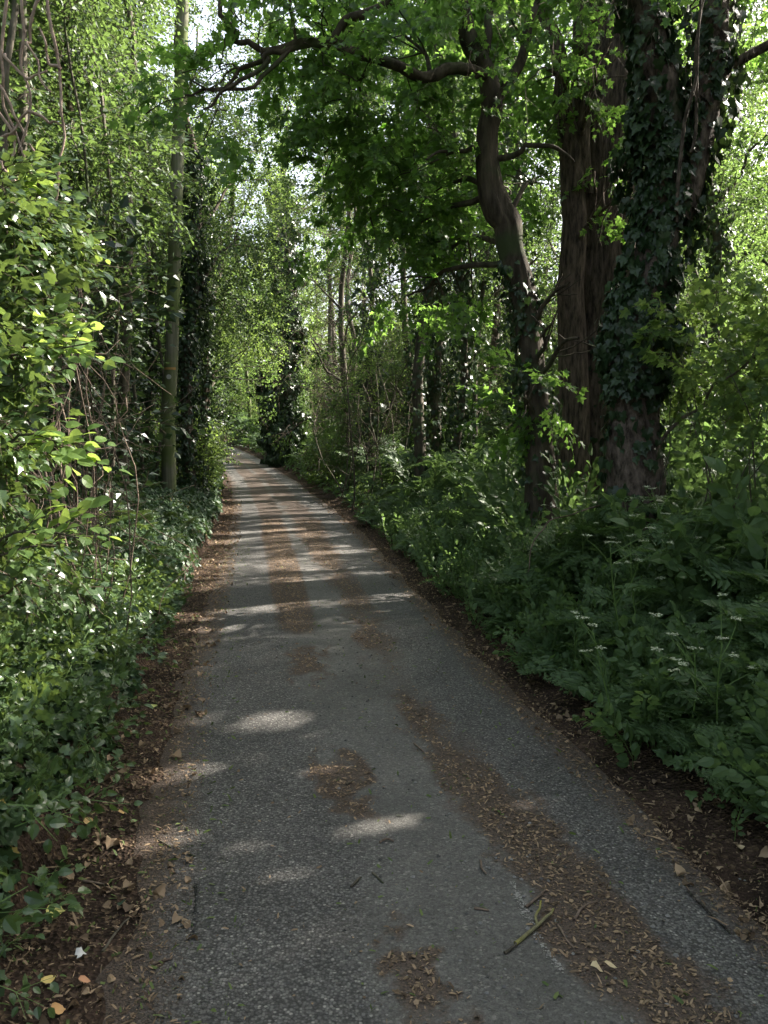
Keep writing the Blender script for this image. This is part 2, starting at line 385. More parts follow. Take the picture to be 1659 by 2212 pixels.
def road_mat():
    m, t, n, l, b = M_('chip_seal_asphalt')
    tc = n.new('ShaderNodeTexCoord')
    def attr(k): a = n.new('ShaderNodeAttribute'); a.attribute_name = k; return a.outputs['Fac']
    v = n.new('ShaderNodeTexVoronoi'); v.inputs['Scale'].default_value = 105
    nd = n.new('ShaderNodeTexNoise'); nd.inputs['Scale'].default_value = 30; nd.inputs['Detail'].default_value = 2
    l.new(tc.outputs['Object'], nd.inputs['Vector'])
    l.new(tc.outputs['Object'], v.inputs['Vector'])
    se = n.new('ShaderNodeSeparateColor'); l.new(v.outputs['Color'], se.inputs[0])
    # stones: colour per cell; gaps: dark where distance is large
    r = n.new('ShaderNodeValToRGB'); e = r.color_ramp.elements
    e[0].color = (.056, .052, .049, 1); e[1].color = (.165, .157, .148, 1); e[1].position = .85
    k = e.new(.955); k.color = (.21, .20, .185, 1); k = e.new(.985); k.color = (.32, .30, .27, 1)
    l.new(se.outputs[0], r.inputs[0])
    gp = n.new('ShaderNodeMapRange'); gp.inputs[1].default_value = .42; gp.inputs[2].default_value = .72; gp.inputs[3].default_value = 0; gp.inputs[4].default_value = 1
    l.new(v.outputs['Distance'], gp.inputs[0])
    gpn = n.new('ShaderNodeMath'); gpn.operation = 'MULTIPLY'; l.new(gp.outputs[0], gpn.inputs[0]); 
    inv = n.new('ShaderNodeMath'); inv.operation = 'MULTIPLY_ADD'; inv.inputs[1].default_value = -.6; inv.inputs[2].default_value = .75; l.new(attr('smoothness'), inv.inputs[0]); l.new(inv.outputs[0], gpn.inputs[1])
    mx = n.new('ShaderNodeMix'); mx.data_type = 'RGBA'; l.new(gpn.outputs[0], mx.inputs[0]); l.new(r.outputs[0], mx.inputs[6]); mx.inputs[7].default_value = (.035, .033, .032, 1)
    # smooth worn strip colour
    n1 = n.new('ShaderNodeTexNoise'); n1.inputs['Scale'].default_value = 160; n1.inputs['Detail'].default_value = 4; l.new(tc.outputs['Object'], n1.inputs['Vector'])
    rs = n.new('ShaderNodeValToRGB'); rs.color_ramp.elements[0].position = .35; rs.color_ramp.elements[1].position = .68
    rs.color_ramp.elements[0].color = (.066, .062, .056, 1); rs.color_ramp.elements[1].color = (.155, .147, .133, 1); l.new(n1.outputs[0], rs.inputs[0])
    m2 = n.new('ShaderNodeMix'); m2.data_type = 'RGBA'; sm = n.new('ShaderNodeMath'); sm.operation = 'MULTIPLY'; sm.inputs[1].default_value = .55; l.new(attr('smoothness'), sm.inputs[0])
    l.new(sm.outputs[0], m2.inputs[0]); l.new(mx.outputs[2], m2.inputs[6]); l.new(rs.outputs[0], m2.inputs[7])
    # blotches
    n2 = n.new('ShaderNodeTexNoise'); n2.inputs['Scale'].default_value = 1.6; n2.inputs['Detail'].default_value = 7; n2.inputs['Roughness'].default_value = .6; l.new(tc.outputs['Object'], n2.inputs['Vector'])
    bl = n.new('ShaderNodeMapRange'); bl.inputs[1].default_value = .3; bl.inputs[2].default_value = .7; bl.inputs[3].default_value = .78; bl.inputs[4].default_value = 1.2; l.new(n2.outputs[0], bl.inputs[0])
    m3 = n.new('ShaderNodeMix'); m3.data_type = 'RGBA'; m3.blend_type = 'MULTIPLY'; m3.inputs[0].default_value = 1; l.new(m2.outputs[2], m3.inputs[6]); l.new(bl.outputs[0], m3.inputs[7])
    # dirt / litter
    n3 = n.new('ShaderNodeTexNoise'); n3.inputs['Scale'].default_value = 38; n3.inputs['Detail'].default_value = 6; n3.inputs['Roughness'].default_value = .75; l.new(tc.outputs['Object'], n3.inputs['Vector'])
    dm = n.new('ShaderNodeMath'); dm.operation = 'ADD'; l.new(attr('litter'), dm.inputs[0]); l.new(n3.outputs[0], dm.inputs[1])
    dr = n.new('ShaderNodeMapRange'); dr.inputs[1].default_value = .66; dr.inputs[2].default_value = 1.22; l.new(dm.outputs[0], dr.inputs[0])
    rd = n.new('ShaderNodeValToRGB'); rd.color_ramp.elements[0].position = .35; rd.color_ramp.elements[1].position = .7
    rd.color_ramp.elements[0].color = (.035, .026, .02, 1); rd.color_ramp.elements[1].color = (.13, .09, .068, 1)
    n4 = n.new('ShaderNodeTexNoise'); n4.inputs['Scale'].default_value = 110; n4.inputs['Detail'].default_value = 4; l.new(tc.outputs['Object'], n4.inputs['Vector']); l.new(n4.outputs[0], rd.inputs[0])
    m4 = n.new('ShaderNodeMix'); m4.data_type = 'RGBA'; dk = n.new('ShaderNodeMath'); dk.operation = 'MULTIPLY'; dk.inputs[1].default_value = .94; l.new(dr.outputs[0], dk.inputs[0]); l.new(dk.outputs[0], m4.inputs[0]); l.new(m3.outputs[2], m4.inputs[6]); l.new(rd.outputs[0], m4.inputs[7])
    l.new(m4.outputs[2], b.inputs['Base Color']); b.inputs['Roughness'].default_value = .78; b.inputs['Specular IOR Level'].default_value = .35
    h = n.new('ShaderNodeMath'); h.operation = 'MULTIPLY_ADD'; h.inputs[1].default_value = -1.0; l.new(gpn.outputs[0], h.inputs[0]); l.new(n1.outputs[0], h.inputs[2])
    h2 = n.new('ShaderNodeMath'); h2.operation = 'MULTIPLY_ADD'; h2.inputs[1].default_value = .5; l.new(se.outputs[1], h2.inputs[0]); l.new(h.outputs[0], h2.inputs[2])
    bp = n.new('ShaderNodeBump'); bp.inputs['Strength'].default_value = .75; bp.inputs['Distance'].default_value = .006
    l.new(h2.outputs[0], bp.inputs['Height']); l.new(bp.outputs[0], b.inputs['Normal'])
    return m
m_soil = soil_mat(); m_road = road_mat()

def grid(us, ys):
    a, b = np.meshgrid(us, ys, indexing='ij'); nu, ny = a.shape
    i, j = np.meshgrid(np.arange(nu - 1), np.arange(ny - 1), indexing='ij')
    q = np.stack([i * ny + j, (i + 1) * ny + j, (i + 1) * ny + j + 1, i * ny + j + 1], -1).reshape(-1, 4)
    return a.ravel(), b.ravel(), np.r_[q[:, [0, 1, 2]], q[:, [0, 2, 3]]]
us = np.r_[-120, -60, -30, -20, np.arange(-14, -4, .8), np.arange(-4, -2.2, .12), np.arange(-2.2, -1.4, .03), np.arange(-1.4, -1, .08), np.linspace(-.95, .95, 8), np.arange(1.0, 2.2, .06), np.arange(2.2, 4, .15), np.arange(4, 14, .8), 20, 30, 60, 120]
ys = np.r_[-60, -30, np.arange(-15, 0, 1), np.arange(0, 8, .04), np.arange(8, 20, .12), np.arange(20, 60, .5), np.arange(60, 90, 2), 110, 160]
a, b, f = grid(us, ys)
x = X(a, b)
G = Geo(); G.add(np.c_[x, b, gz(x, b) - .006 * (np.abs(a) < 1.2)], f); tag(G.build('ground', [m_soil]), kind='structure')

def litter_f(u, y):
    p = np.c_[u, y]
    n = fbm(p * [3.0, .9], 1.0, 3, 3); nb = noise(p * [1.0, .8], 1.0, 17)
    wr = np.interp(y, [2, 4, 8, 14, 24, 40], [.16, .15, .13, .18, .22, .2])
    cr = np.interp(y, [2, 3.4, 5, 8, 14], [.56, .46, .38, .42, .36]); cl = -.28
    sr = np.clip(1 - np.abs(u - cr) / (wr * 1.9), 0, 1) * np.interp(y, [0, 3.6, 4.6, 7, 9, 50], [1.3, 1.25, .9, .8, .9, .9])
    sL = np.clip(1 - np.abs(u - cl) / (wr * 1.9), 0, 1) * np.interp(y, [6.6, 7.4, 50], [0, 2.6, 2.3])
    rg = fbm(np.c_[u * 11 + 3 * noise(p * 5, 1.0, 2), y * 8 + 3 * noise(p * 5, 1.0, 9)], 1.0, 21, 4)
    for (py_, pu, hy, hu) in [(2.38, -.24, .26, .12), (3.88, -.27, .32, .12), (5.9, -.26, .55, .15)]:
        sL = np.maximum(sL, 1.1 * np.clip(1.15 - np.hypot((y - py_) / hy, (u - pu) / hu) + (rg - .5) * 3.4, 0, 1))
    sR_ = np.interp(y, [6, 9, 16, 22], [1, 1.6, 1.9, 1.6]); sr = sr * sR_; sr = np.clip(sr + (rg - .5) * 1.5 * (sr > 0), 0, 2)
    s_ = np.maximum(sr, sL) * np.clip(.0 + 1.9 * n, 0, 1.5)
    el = np.clip((-u - .84) / .42, 0, 1) ** 1.6 * (.3 + 1.2 * n); er = np.clip((u - .92) / .28, 0, 1) * (.3 + 1.2 * n)
    return np.clip(np.maximum(np.maximum(s_, el * 1.1), er), 0, 1.1)
def road_s(u, y):
    p = np.c_[u, y]; return np.clip(1 - (np.abs(u - .07) - .25) / .25 + (fbm(p * [3, 1], 1.2, 8) - .5) * 2.6, 0, 1) * np.interp(y, [2, 30, 60], [1, .8, .5])
us = np.linspace(-1.30, 1.24, 84); ys = np.r_[-40, np.arange(-20, 0, 2), np.arange(0, 9, .035), np.arange(9, 25, .1), np.arange(25, 85, .4)]
a, b, f = grid(us, ys)
edge = (noise(np.c_[b, np.sign(a)], 2.2, 4) - .5) * .16
uu = a * (1 + (np.abs(a) > 1) * edge / 1.2)
x = X(uu, b)
z = rz(b) + .004 - .012 * (uu / 1.2) ** 2 + (fbm(np.c_[x, b], .9, 6) - .5) * .012
z = z - np.clip(np.abs(a + .03) - 1.21, 0, 1) * .5
G = Geo(); G.add(np.c_[x, b, z], f)
tag(G.build('road', [m_road], attrs={'litter': litter_f(uu, b), 'smoothness': road_s(uu, b)}), kind='structure')
def rzz(x, y):
    u = U(x, y); return rz(y) + .004 - .012 * (u / 1.2) ** 2 + (fbm(np.c_[x, y], .9, 6) - .5) * .012

# ------------------------------------------------------------------ trees
def tag_spray_mats(kind): return {'maple': m_maple, 'maple0': m_maple, 'oval': m_wood, 'oval0': m_wood, 'far': m_wood, 'hazel': m_hazel, 'bare': m_twig}[kind]

def limb(G, p0, p1, r0, r1, wob=.25, n=10, seg=5, arch=.25):
    d = np.linalg.norm(p1 - p0); mid = (p0 + p1) / 2 + np.array([0, 0, arch * d * .4]) + rng.normal(size=3) * d * .06
    path = smooth_path([p0, mid, p1], n, wob * min(1, d * .2), rng.random() * 50)
    G.tube(path, np.linspace(r0, r1, n), seg, 0, cap=False); return path

def crown(G, GB, blobs, kind, trunk, trad, arms=(), z0=0.0, dens=1.0, size=1.0, droop=.15, subs=6):
    """blobs: (centre, radii, nsprays). limbs run from the trunk into each blob, twigs through it"""
    for c, r, ns in blobs:
        c = np.asarray(c, float); r = np.asarray(r, float) * np.ones(3)
        want = c[2] - np.linalg.norm(c[:2] - trunk[0][:2]) * .6 - .5
        i = int(np.clip(np.argmin(np.abs(trunk[:, 2] - want)), 1, len(trunk) - 1))
        start, sr_ = trunk[i], trad[i]
        if arms:
            allp = np.concatenate([q[0] for q in arms] + [trunk]); allr = np.concatenate([q[1] for q in arms] + [trad])
            j = np.argmin(np.linalg.norm((allp - c) * [1, 1, .8] + [0, 0, .3], axis=1) + (allr < .02) * .5); start, sr_ = allp[j], allr[j]
        rr = min(sr_ * .5, .03 + .012 * r.mean())
        main = limb(GB, start, c, rr, rr * .35, .5, 12, 6)
        for k in range(subs):
            q = main[rng.integers(5, 12)]; e = c + rdir(1)[0] * r * .85
            limb(GB, q, e, rr * .3, .006, .4, 8, 4, .1)
        n = int(ns * dens)
        d = rdir(n); rad = rng.random(n) ** .45
        # uneven outline: lumps
        lump = .65 + .7 * noise(d * 1.7 + c, 1.0, 3.3)
        pos = c + d * r * (rad * lump)[:, None]
        cl = noise(pos, 1.1, 7); keep = cl > .34; pos = pos[keep]; d = d[keep]; n = len(pos)
        pos[:, 2] = np.maximum(pos[:, 2], z0 + .3)
        dr = nrm(d + rng.normal(size=(n, 3)) * .7 + [0, 0, -droop])
        up = nrm(np.array([0, 0, 1.]) + rng.normal(size=(n, 3)) * .35)
        which = rng.integers(0, len(SP[kind]), n)
        R = frames(dr, up, size * rng.uniform(.75, 1.25, n))
        for w_ in range(len(SP[kind])):
            s_ = which == w_; G.inst(SP[kind][w_], R[s_], pos[s_])

def ivy_on(G, path, rad, n, size, L=L_IVY, thick=.1, lo=0, hi=1, facing=None):
    L_ = single(L); t = rng.uniform(lo, hi, n) * (len(path) - 1); i = np.clip(t.astype(int), 0, len(path) - 2); f = t - i
    c = path[i] * (1 - f)[:, None] + path[i + 1] * f[:, None]; r = np.interp(t, np.arange(len(path)), rad)
    th = rng.uniform(0, 2 * np.pi, n); o = np.c_[np.cos(th), np.sin(th), np.zeros(n)]
    lump = fbm(np.c_[c[:, 2] * 1.6, np.cos(th) * 1.1 + c[:, 0], np.sin(th) * 1.1 + c[:, 1]], 1.3, 4)
    off = thick * np.clip((lump - .32) * 3.4, .05, 1.7) * rng.uniform(.55, 1.1, n)
    pos = c + o * (r + off)[:, None]
    d = nrm(np.array([0, 0, -1.]) + o * rng.uniform(.1, .8, n)[:, None] + rng.normal(size=(n, 3)) * .35)
    R = frames(d, nrm(o + rng.normal(size=(n, 3)) * .5 + [0, 0, .3]), size * rng.uniform(.4, 1.25, n)); k = lump > .31; pos = pos[k]; R = R[k]
    G.inst(L_, R, pos, False)

def make_tree(name, label, cat, group, path, rad, blobs, kind, bark, leafm=None, ivy=None, seg=10, rough=.08, ridge=0, dens=1.0, size=1.0, extra=None, subs=6, npts=26, wob=.12, droop=.15):
    path = smooth_path(path, npts, wob, rng.random() * 90); rad = np.interp(np.linspace(0, 1, npts), np.linspace(0, 1, len(rad)), rad)
    e = empty(name, path[0]); tag(e, label, cat, group)
    G = Geo(); G.tube(path, rad, seg, 0, rough, ridge, off=rng.random() * 20); 
    arms = []
    for (pp, rr) in (extra or []):
        q = smooth_path(pp, 18, .1, rng.random() * 50); G.tube(q, np.interp(np.linspace(0, 1, 18), np.linspace(0, 1, len(rr)), rr), max(6, seg * 2 // 3), 0, rough, ridge * .6, off=rng.random() * 20); arms.append((q, np.interp(np.linspace(0, 1, 18), np.linspace(0, 1, len(rr)), rr)))
    G.build('trunk', [bark], e)
    if blobs:
        GL, GB = Geo(), Geo(); crown(GL, GB, blobs, kind, path, rad, arms=arms, dens=dens, size=size, subs=subs, droop=droop)
        GB.build('branches', [bark], e)
        if GL.n: GL.build('crown', [m_twig, leafm or tag_spray_mats(kind)], e, smooth=False)
    if ivy:
        GI = Geo()
        for a_ in ivy: ivy_on(GI, path if a_.get('path') is None else smooth_path(a_['path'], 26), rad if a_.get('rad') is None else a_['rad'], a_['n'], a_['size'], a_.get('L', L_IVY), a_.get('thick', .1), a_.get('lo', 0), a_.get('hi', 1))
        GI.build('ivy', [m_twig, m_ivy], e, smooth=False)
    return e, path, rad

def W(lst, d): return np.array([P(px, py, d if np.isscalar(d) else d[i]) for i, (px, py) in enumerate(lst)])
def gbase(px, d, dz=-.1):
    q = P(px, 940, d); return np.array([q[0], d, g1(q[0], d) + dz])

# T1 ivy-clad trunk on the right
d1 = 7.2
b1 = gbase(1372, d1)
p1 = np.r_[[b1], W([(1372, 1050), (1368, 900), (1376, 760), (1405, 600), (1432, 420), (1430, 260), (1410, 120), (1392, 0), (1370, -180), (1330, -420)], d1)]
fork = W([(1450, 470), (1492, 330), (1528, 200), (1542, 60), (1552, -120), (1580, -400)], [7.2, 7.25, 7.3, 7.4, 7.5, 7.8])
shoots = [(W([(1462, 480), (1478, 300), (1500, 120), (1512, -60)], [7.0, 6.9, 6.85, 6.8]), [.017, .015, .012, .008]),
          (W([(1490, 330), (1510, 150), (1530, -60)], [7.0, 6.95, 6.9]), [.014, .013, .01]),
          (W([(1425, 960), (1480, 900), (1560, 830), (1640, 760), (1700, 700)], [7.1, 6.9, 6.6, 6.3, 6.0]), [.016, .013, .01, .006, .003])]
top1 = [(P(1330, -260, 6.5), (2.0, 1.6, 1.2), 260), (P(1600, -100, 7.5), (1.6, 1.5, 1.3), 160), (np.array([3.2, 5.5, 6.6]), (2.2, 2.0, 1.4), 300), (np.array([1.2, 4.8, 6.8]), (2.0, 1.8, 1.0), 70), (np.array([5.5, 8.0, 7.5]), (2.0, 2.0, 1.6), 240), (np.array([5.0, 6.0, 4.9]), (1.4, 1.5, 1.1), 150)]
make_tree('ivy_clad_tree', 'big tree smothered in dark glossy ivy above bare patchy grey bark, right of the lane', 'tree', None,
          p1, [.29, .24, .205, .19, .175, .165, .155, .14, .125, .11, .1], top1, 'maple', m_peel, leafm=m_maple, seg=22, rough=.12, ridge=.16, npts=46, wob=.05,
          extra=[(fork, [.16, .15, .13, .12, .1, .07])] + shoots,
          ivy=[dict(n=3600, size=.088, thick=.17, lo=.23, hi=.62), dict(n=500, size=.10, thick=.14, lo=.6, hi=.85), dict(n=330, size=.09, thick=.06, lo=.05, hi=.26),
               dict(n=650, size=.10, thick=.12, path=fork, rad=np.full(26, .14), lo=0, hi=.7)])

# T2 massive brown trunk
d2 = 10.6
b2 = gbase(1290, d2)
p2 = np.r_[[b2], W([(1290, 1000), (1292, 800), (1298, 600), (1305, 400), (1312, 200), (1312, 0), (1318, -250), (1330, -500)], d2)]
sideT2 = W([(1240, 1180), (1236, 800), (1232, 600), (1240, 450), (1228, 330), (1215, 180), (1200, 90), (1160, 0), (1120, -80)], [10.1, 10.1, 10.05, 10.05, 10, 10, 10, 9.9, 9.9])
side2 = W([(1358, 1180), (1350, 800), (1348, 560), (1340, 380), (1350, 180), (1366, 0)], [10.3] * 6)
stub = W([(1350, 330), (1368, 290), (1400, 262)], [10.1, 9.9, 9.7]); lb = W([(1262, 420), (1252, 300), (1250, 120), (1258, 50), (1290, 35)], [10.1, 10.0, 9.95, 9.9, 9.8])
top2 = [(P(1240, -280, 10), (2.4, 2.2, 1.8), 330), (P(1180, 150, 9.6), (.7, .7, .8), 46), (np.array([5.5, 11, 8.4]), (2.6, 2.6, 1.8), 330), (np.array([3.5, 9.5, 9.4]), (2.6, 2.4, 1.4), 150), (P(1290, 170, 9.3), (.55, .5, .6), 20), (P(1330, 430, 9.3), (.5, .5, .6), 14)]
make_tree('brown_barked_tree', 'massive tree with deeply furrowed reddish brown bark, standing behind the ivy-clad trunk', 'tree', None,
          p2, [.66, .50, .45, .44, .42, .39, .37, .33, .28], top2, 'maple', m_brown, seg=64, rough=.10, ridge=.30, npts=90, wob=.05,
          extra=[(sideT2, [.2, .17, .15, .14, .13, .10, .08, .06, .04]), (side2, [.2, .17, .15, .14, .13, .12]), (stub, [.1, .07, .05]), (lb, [.1, .09, .08, .07, .05])],
          ivy=[dict(n=420, size=.08, thick=.12, lo=.0, hi=.3)])

# T3 crooked field maple leaning over the lane
d3 = 8.8
b3 = gbase(1172, d3)
p3 = np.r_[[b3], W([(1165, 950), (1150, 780), (1132, 660), (1108, 560), (1090, 480), (1066, 440), (1056, 380), (1054, 300), (1062, 220), (1046, 150), (1015, 90), (990, 0), (965, -120)], d3)]
armA = W([(1052, 165), (1000, 150), (930, 163), (850, 140), (770, 118), (700, 98), (640, 92)], [8.8, 8.6, 8.4, 8.2, 8.0, 7.8, 7.7])
armB = W([(700, 98), (640, 98), (580, 125), (520, 160), (470, 190), (400, 205)], [7.8, 7.7, 7.6, 7.5, 7.4, 7.3])
armC = W([(640, 92), (560, 100), (510, 72), (480, 30), (470, -20)], [7.7, 7.6, 7.6, 7.6, 7.6])
armD = W([(1060, 420), (1110, 455), (1118, 520), (1130, 590)], [8.6, 8.55, 8.6, 8.7])
armE = W([(1060, 340), (1110, 335), (1150, 318), (1200, 318), (1240, 350)], [8.8, 8.7, 8.6, 8.6, 8.6])
armF = W([(1045, 330), (1000, 320), (950, 330), (920, 345)], [8.8, 8.6, 8.4, 8.3])
armG = W([(880, -20), (820, 20), (740, 62), (700, 98)], [7.9, 7.9, 7.8, 7.8])
armH = W([(1062, 230), (1120, 130), (1150, 20), (1160, -60)], [8.9, 9.1, 9.2, 9.3])
armI = W([(1035, 130), (1060, 60), (1075, -40)], [8.9, 9.0, 9.1])
armJ = W([(580, 125), (500, 200), (440, 235)], [7.6, 7.4, 7.3]); armK = W([(640, 98), (560, 180), (470, 200), (410, 170)], [7.7, 7.5, 7.4, 7.3])
blob3 = [(P(950, 40, 9.3), (.9, .9, .6), 75), (P(860, 60, 8.9), (.8, .9, .4), 45), (P(900, 265, 8.9), (.75, .8, .42), 72), (P(750, 215, 8.3), (.7, .7, .42), 56),
         (P(700, 80, 8.2), (.5, .5, .25), 14), (P(960, 400, 9.6), (.6, .7, .7), 66), (P(840, 400, 9.0), (.8, .9, .5), 80), (P(760, 50, 8.3), (.6, .6, .4), 24), (P(820, 520, 9.6), (.7, .8, .5), 60),
         (P(1140, 120, 9.8), (.7, .8, .8), 50), (P(960, 580, 9.8), (.65, .6, .6), 54), (P(1150, 400, 9.8), (.45, .5, .4), 24), (P(880, 640, 9.8), (.6, .7, .4), 40), (P(700, 330, 9), (.5, .6, .35), 26),
         (P(560, 60, 7.6), (.5, .5, .25), 20), (P(470, 150, 7.4), (.4, .5, .25), 14), (P(700, 150, 7.8), (.5, .5, .2), 14), (P(420, 230, 7.3), (.5, .5, .3), 16), (P(900, -120, 8), (1.6, 1.4, .7), 70), (P(620, -260, 7.4), (1.5, 1.4, .6), 36), (P(1190, 700, 8.2), (.3, .4, .2), 16), (P(1250, 730, 8.0), (.35, .3, .16), 16), (P(1130, 860, 8.4), (.35, .3, .4), 24), (P(1230, 610, 8.2), (.2, .2, .15), 7)]
make_tree('field_maple', 'crooked maple with a forked dark trunk, one long limb reaching over the lane', 'tree', None,
          p3, [.20, .14, .12, .12, .12, .125, .13, .112, .10, .10, .095, .085, .07, .05], blob3, 'maple', m_barkd, seg=30, rough=.28, ridge=.24, npts=60, wob=.04, subs=4, dens=.62,
          extra=[(armA, [.062, .06, .056, .05, .045, .038, .034]), (armB, [.03, .026, .022, .02, .014, .008]), (armC, [.03, .027, .024, .02, .018]), 
                 (armE, [.035, .03, .025, .02, .01]), (armF, [.03, .022, .015, .008]), (armG, [.05, .045, .04, .034]), (armH, [.06, .05, .04, .03]), (armI, [.05, .04, .03]), (armJ, [.022, .014, .006]), (armK, [.022, .016, .012, .006])],
          ivy=[dict(n=900, size=.07, thick=.12, lo=.0, hi=.30)])

# generic slender tree
def slender(px, d, dia, H, label, group='slender woodland trees', name='slender_tree', lean=0.0, kind='oval0', crown_from=.35, rad=1.8, ns=420, ivy=0, bark=None, leafm=None, dx=0.0, base=None, size=1.0, blobsN=6, ivytop=.6, cat='tree', cx=0.0, cy=0.0):
    b_ = gbase(px, d) if base is None else np.array([base[0], base[1], g1(*base) - .1])
    tx = lean * H; pts = [b_]
    for q in (.25, .5, .75, 1.0):
        pts.append(b_ + np.array([tx * q + rng.normal() * .12, rng.normal() * .15, H * q]))
    bl = []
    for k in range(blobsN):
        q = crown_from + (1 - crown_from) * (k + .5) / blobsN
        rr = rad * (1.0 - .45 * abs(q - .6)) * rng.uniform(.7, 1.0)
        an = rng.uniform(0, 6.28); o = np.array([math.cos(an), math.sin(an), 0]) * rad * rng.uniform(.15, .65)
        c = b_ + np.array([tx * q + cx, cy, H * q]) + o
        bl.append((c, (rr, rr, rr * .7), ns // blobsN))
    iv = [dict(n=ivy, size=.10 if d < 22 else .2, L=L_IVY0 if d > 12 else L_IVY, thick=.22 if d < 22 else .45, lo=0, hi=ivytop)] if ivy else None
    return make_tree(name, label, cat, group, pts, [dia * .62, dia * .5, dia * .42, dia * .3, dia * .12], bl, kind, bark or m_bark, leafm=leafm, ivy=iv, seg=8, rough=.1, npts=18, size=size, subs=4, wob=.3)

def order_label(items, fmt, words):
    pass
ORD = ['first', 'second', 'third', 'fourth', 'fifth', 'sixth', 'seventh', 'eighth', 'ninth', 'tenth', 'eleventh', 'twelfth', 'thirteenth', 'fourteenth', 'fifteenth', 'sixteenth', 'seventeenth', 'eighteenth', 'nineteenth', 'twentieth', 'twenty-first', 'twenty-second', 'twenty-third', 'twenty-fourth', 'twenty-fifth', 'twenty-sixth', 'twenty-seventh', 'twenty-eighth']
def place_row(spec, group, fmt, **kw):
    """spec: (x,y,dia,H); ordered across the picture for their labels"""
    order = sorted(range(len(spec)), key=lambda i: spec[i][0] / max(spec[i][1], .1))
    for r_, i in enumerate(order):
        x, y, dia, H = spec[i]
        slender(0, 0, dia, H, fmt.format(ORD[r_]), group, base=(x, y), lean=rng.normal() * .015, **kw)

SKYC = P(600, 60, 30)
left = [  # px, d, dia, H, lean, ivy, crown_from, label
 (22, 7.5, .07, 9, .02, 0, .5, 'thin dark tree nearest the left edge of the photo, behind the leafy hedge'),
 (78, 9.0, .10, 11, -.01, 0, .45, 'pale grey slender tree second from the left edge, rising straight behind the hedge'),
 (125, 12, .09, 11, .02, 0, .35, 'thin straight tree behind the tangle of bare brown stems'),
 (205, 11, .14, 12, -.02, 1500, .45, 'dark ivy-wrapped tree between the bare brown stems and the twin-stemmed tree'),
 (268, 13.5, .15, 12, .02, 0, .45, 'grey tree with a smooth trunk standing clear, first to the left of the near pole'),
 (318, 18, .10, 12, .01, 900, .35, 'thin ivy-footed tree close behind the near pole on its left'),
 (405, 17.6, .24, 12, .02, 4200, .35, 'dark tree thickly wrapped in ivy right behind the near pole'),
 (436, 20.5, .16, 11, .01, 2600, .3, 'ivy-covered tree just right of the near pole at the top of the bank'),
 (160, 17, .12, 13, 0, 0, .3, 'slim tree deep in the left wood between the ivy-wrapped tree and the bare stems'),
 (50, 14, .12, 13, .02, 0, .3, 'slim tree deep in the left wood near the left edge of the photo'),
]
for (px, d, dia, H, lean, iv, cf, lab) in left:
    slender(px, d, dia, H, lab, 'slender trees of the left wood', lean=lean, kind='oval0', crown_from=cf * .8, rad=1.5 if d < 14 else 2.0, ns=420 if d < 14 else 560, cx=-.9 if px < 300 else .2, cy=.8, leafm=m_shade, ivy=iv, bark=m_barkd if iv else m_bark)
place_row([(P(px, 940, d)[0], d, dia, H) for (px, d, dia, H) in [(92, 10.5, .05, 9), (150, 13, .06, 10), (188, 15, .07, 11), (236, 10.5, .05, 9), (252, 14.5, .06, 10), (302, 15.5, .06, 10), (334, 17.5, .06, 10), (112, 16, .07, 11), (58, 11, .05, 9), (215, 18, .08, 12), (20, 13, .06, 10), (170, 9.5, .04, 8)]],
          'thin grey saplings of the left wood', 'thin grey sapling in the left wood, {} from the left edge of the photo', name='sapling', kind='oval0', crown_from=.35, rad=1.2, ns=210, cx=-.5, cy=.5, leafm=m_shade)
right = [
 (905, 17, .22, 11, .0, 1100, .45, 'straight trunk with a sunlit edge in the group right of the lane, nearest the lane'),
 (938, 18.5, .30, 12, .0, 3200, .4, 'thicker ivy-hung trunk touching the sunlit straight trunk on its right'),
 (992, 15.5, .14, 10, .0, 2400, .45, 'slim trunk wrapped in dark ivy midway between the twin trunks and the crooked maple'),
 (1035, 18, .10, 11, .02, 700, .4, 'thin dark tree just left of the crooked maple'),
 (812, 22, .13, 11, -.04, 500, .4, 'leaning sunlit stem left of the twin trunks'),
 (1130, 15, .14, 12, -.02, 1800, .4, 'ivy-covered tree behind the foot of the crooked maple'),
 (1590, 13, .16, 8, -.12, 1500, .45, 'dark tree leaning left at the right edge of the photo'),
 (1535, 17, .10, 9, .02, 0, .4, 'thin tree between the ivy-clad trunk and the leaning dark tree'),
]
for (px, d, dia, H, lean, iv, cf, lab) in right:
    slender(px, d, dia, H, lab, 'trees of the right bank', lean=lean, kind='oval0', crown_from=cf, rad=1.9, ns=340, ivy=iv, bark=m_bark, name='bank_tree')
# far dark ivy tree at the bend (two stems) and neighbours
slender(622, 36, .5, 15, '', None, name='ivy_clad_tree', kind='far', crown_from=.55, rad=2.2, ns=200, ivy=11000, bark=m_barkd, leafm=m_wood, ivytop=.8)[0]['label'] = 'tall dark ivy-smothered tree at the outside of the bend, right of the far pole'
slender(598, 37.5, .35, 10, '', None, name='ivy_clad_tree', kind='far', crown_from=.6, rad=1.8, ns=120, ivy=8000, bark=m_barkd, lean=-.06, ivytop=.7)[0]['label'] = 'shorter ivy-smothered tree leaning left against the tall dark tree at the bend'

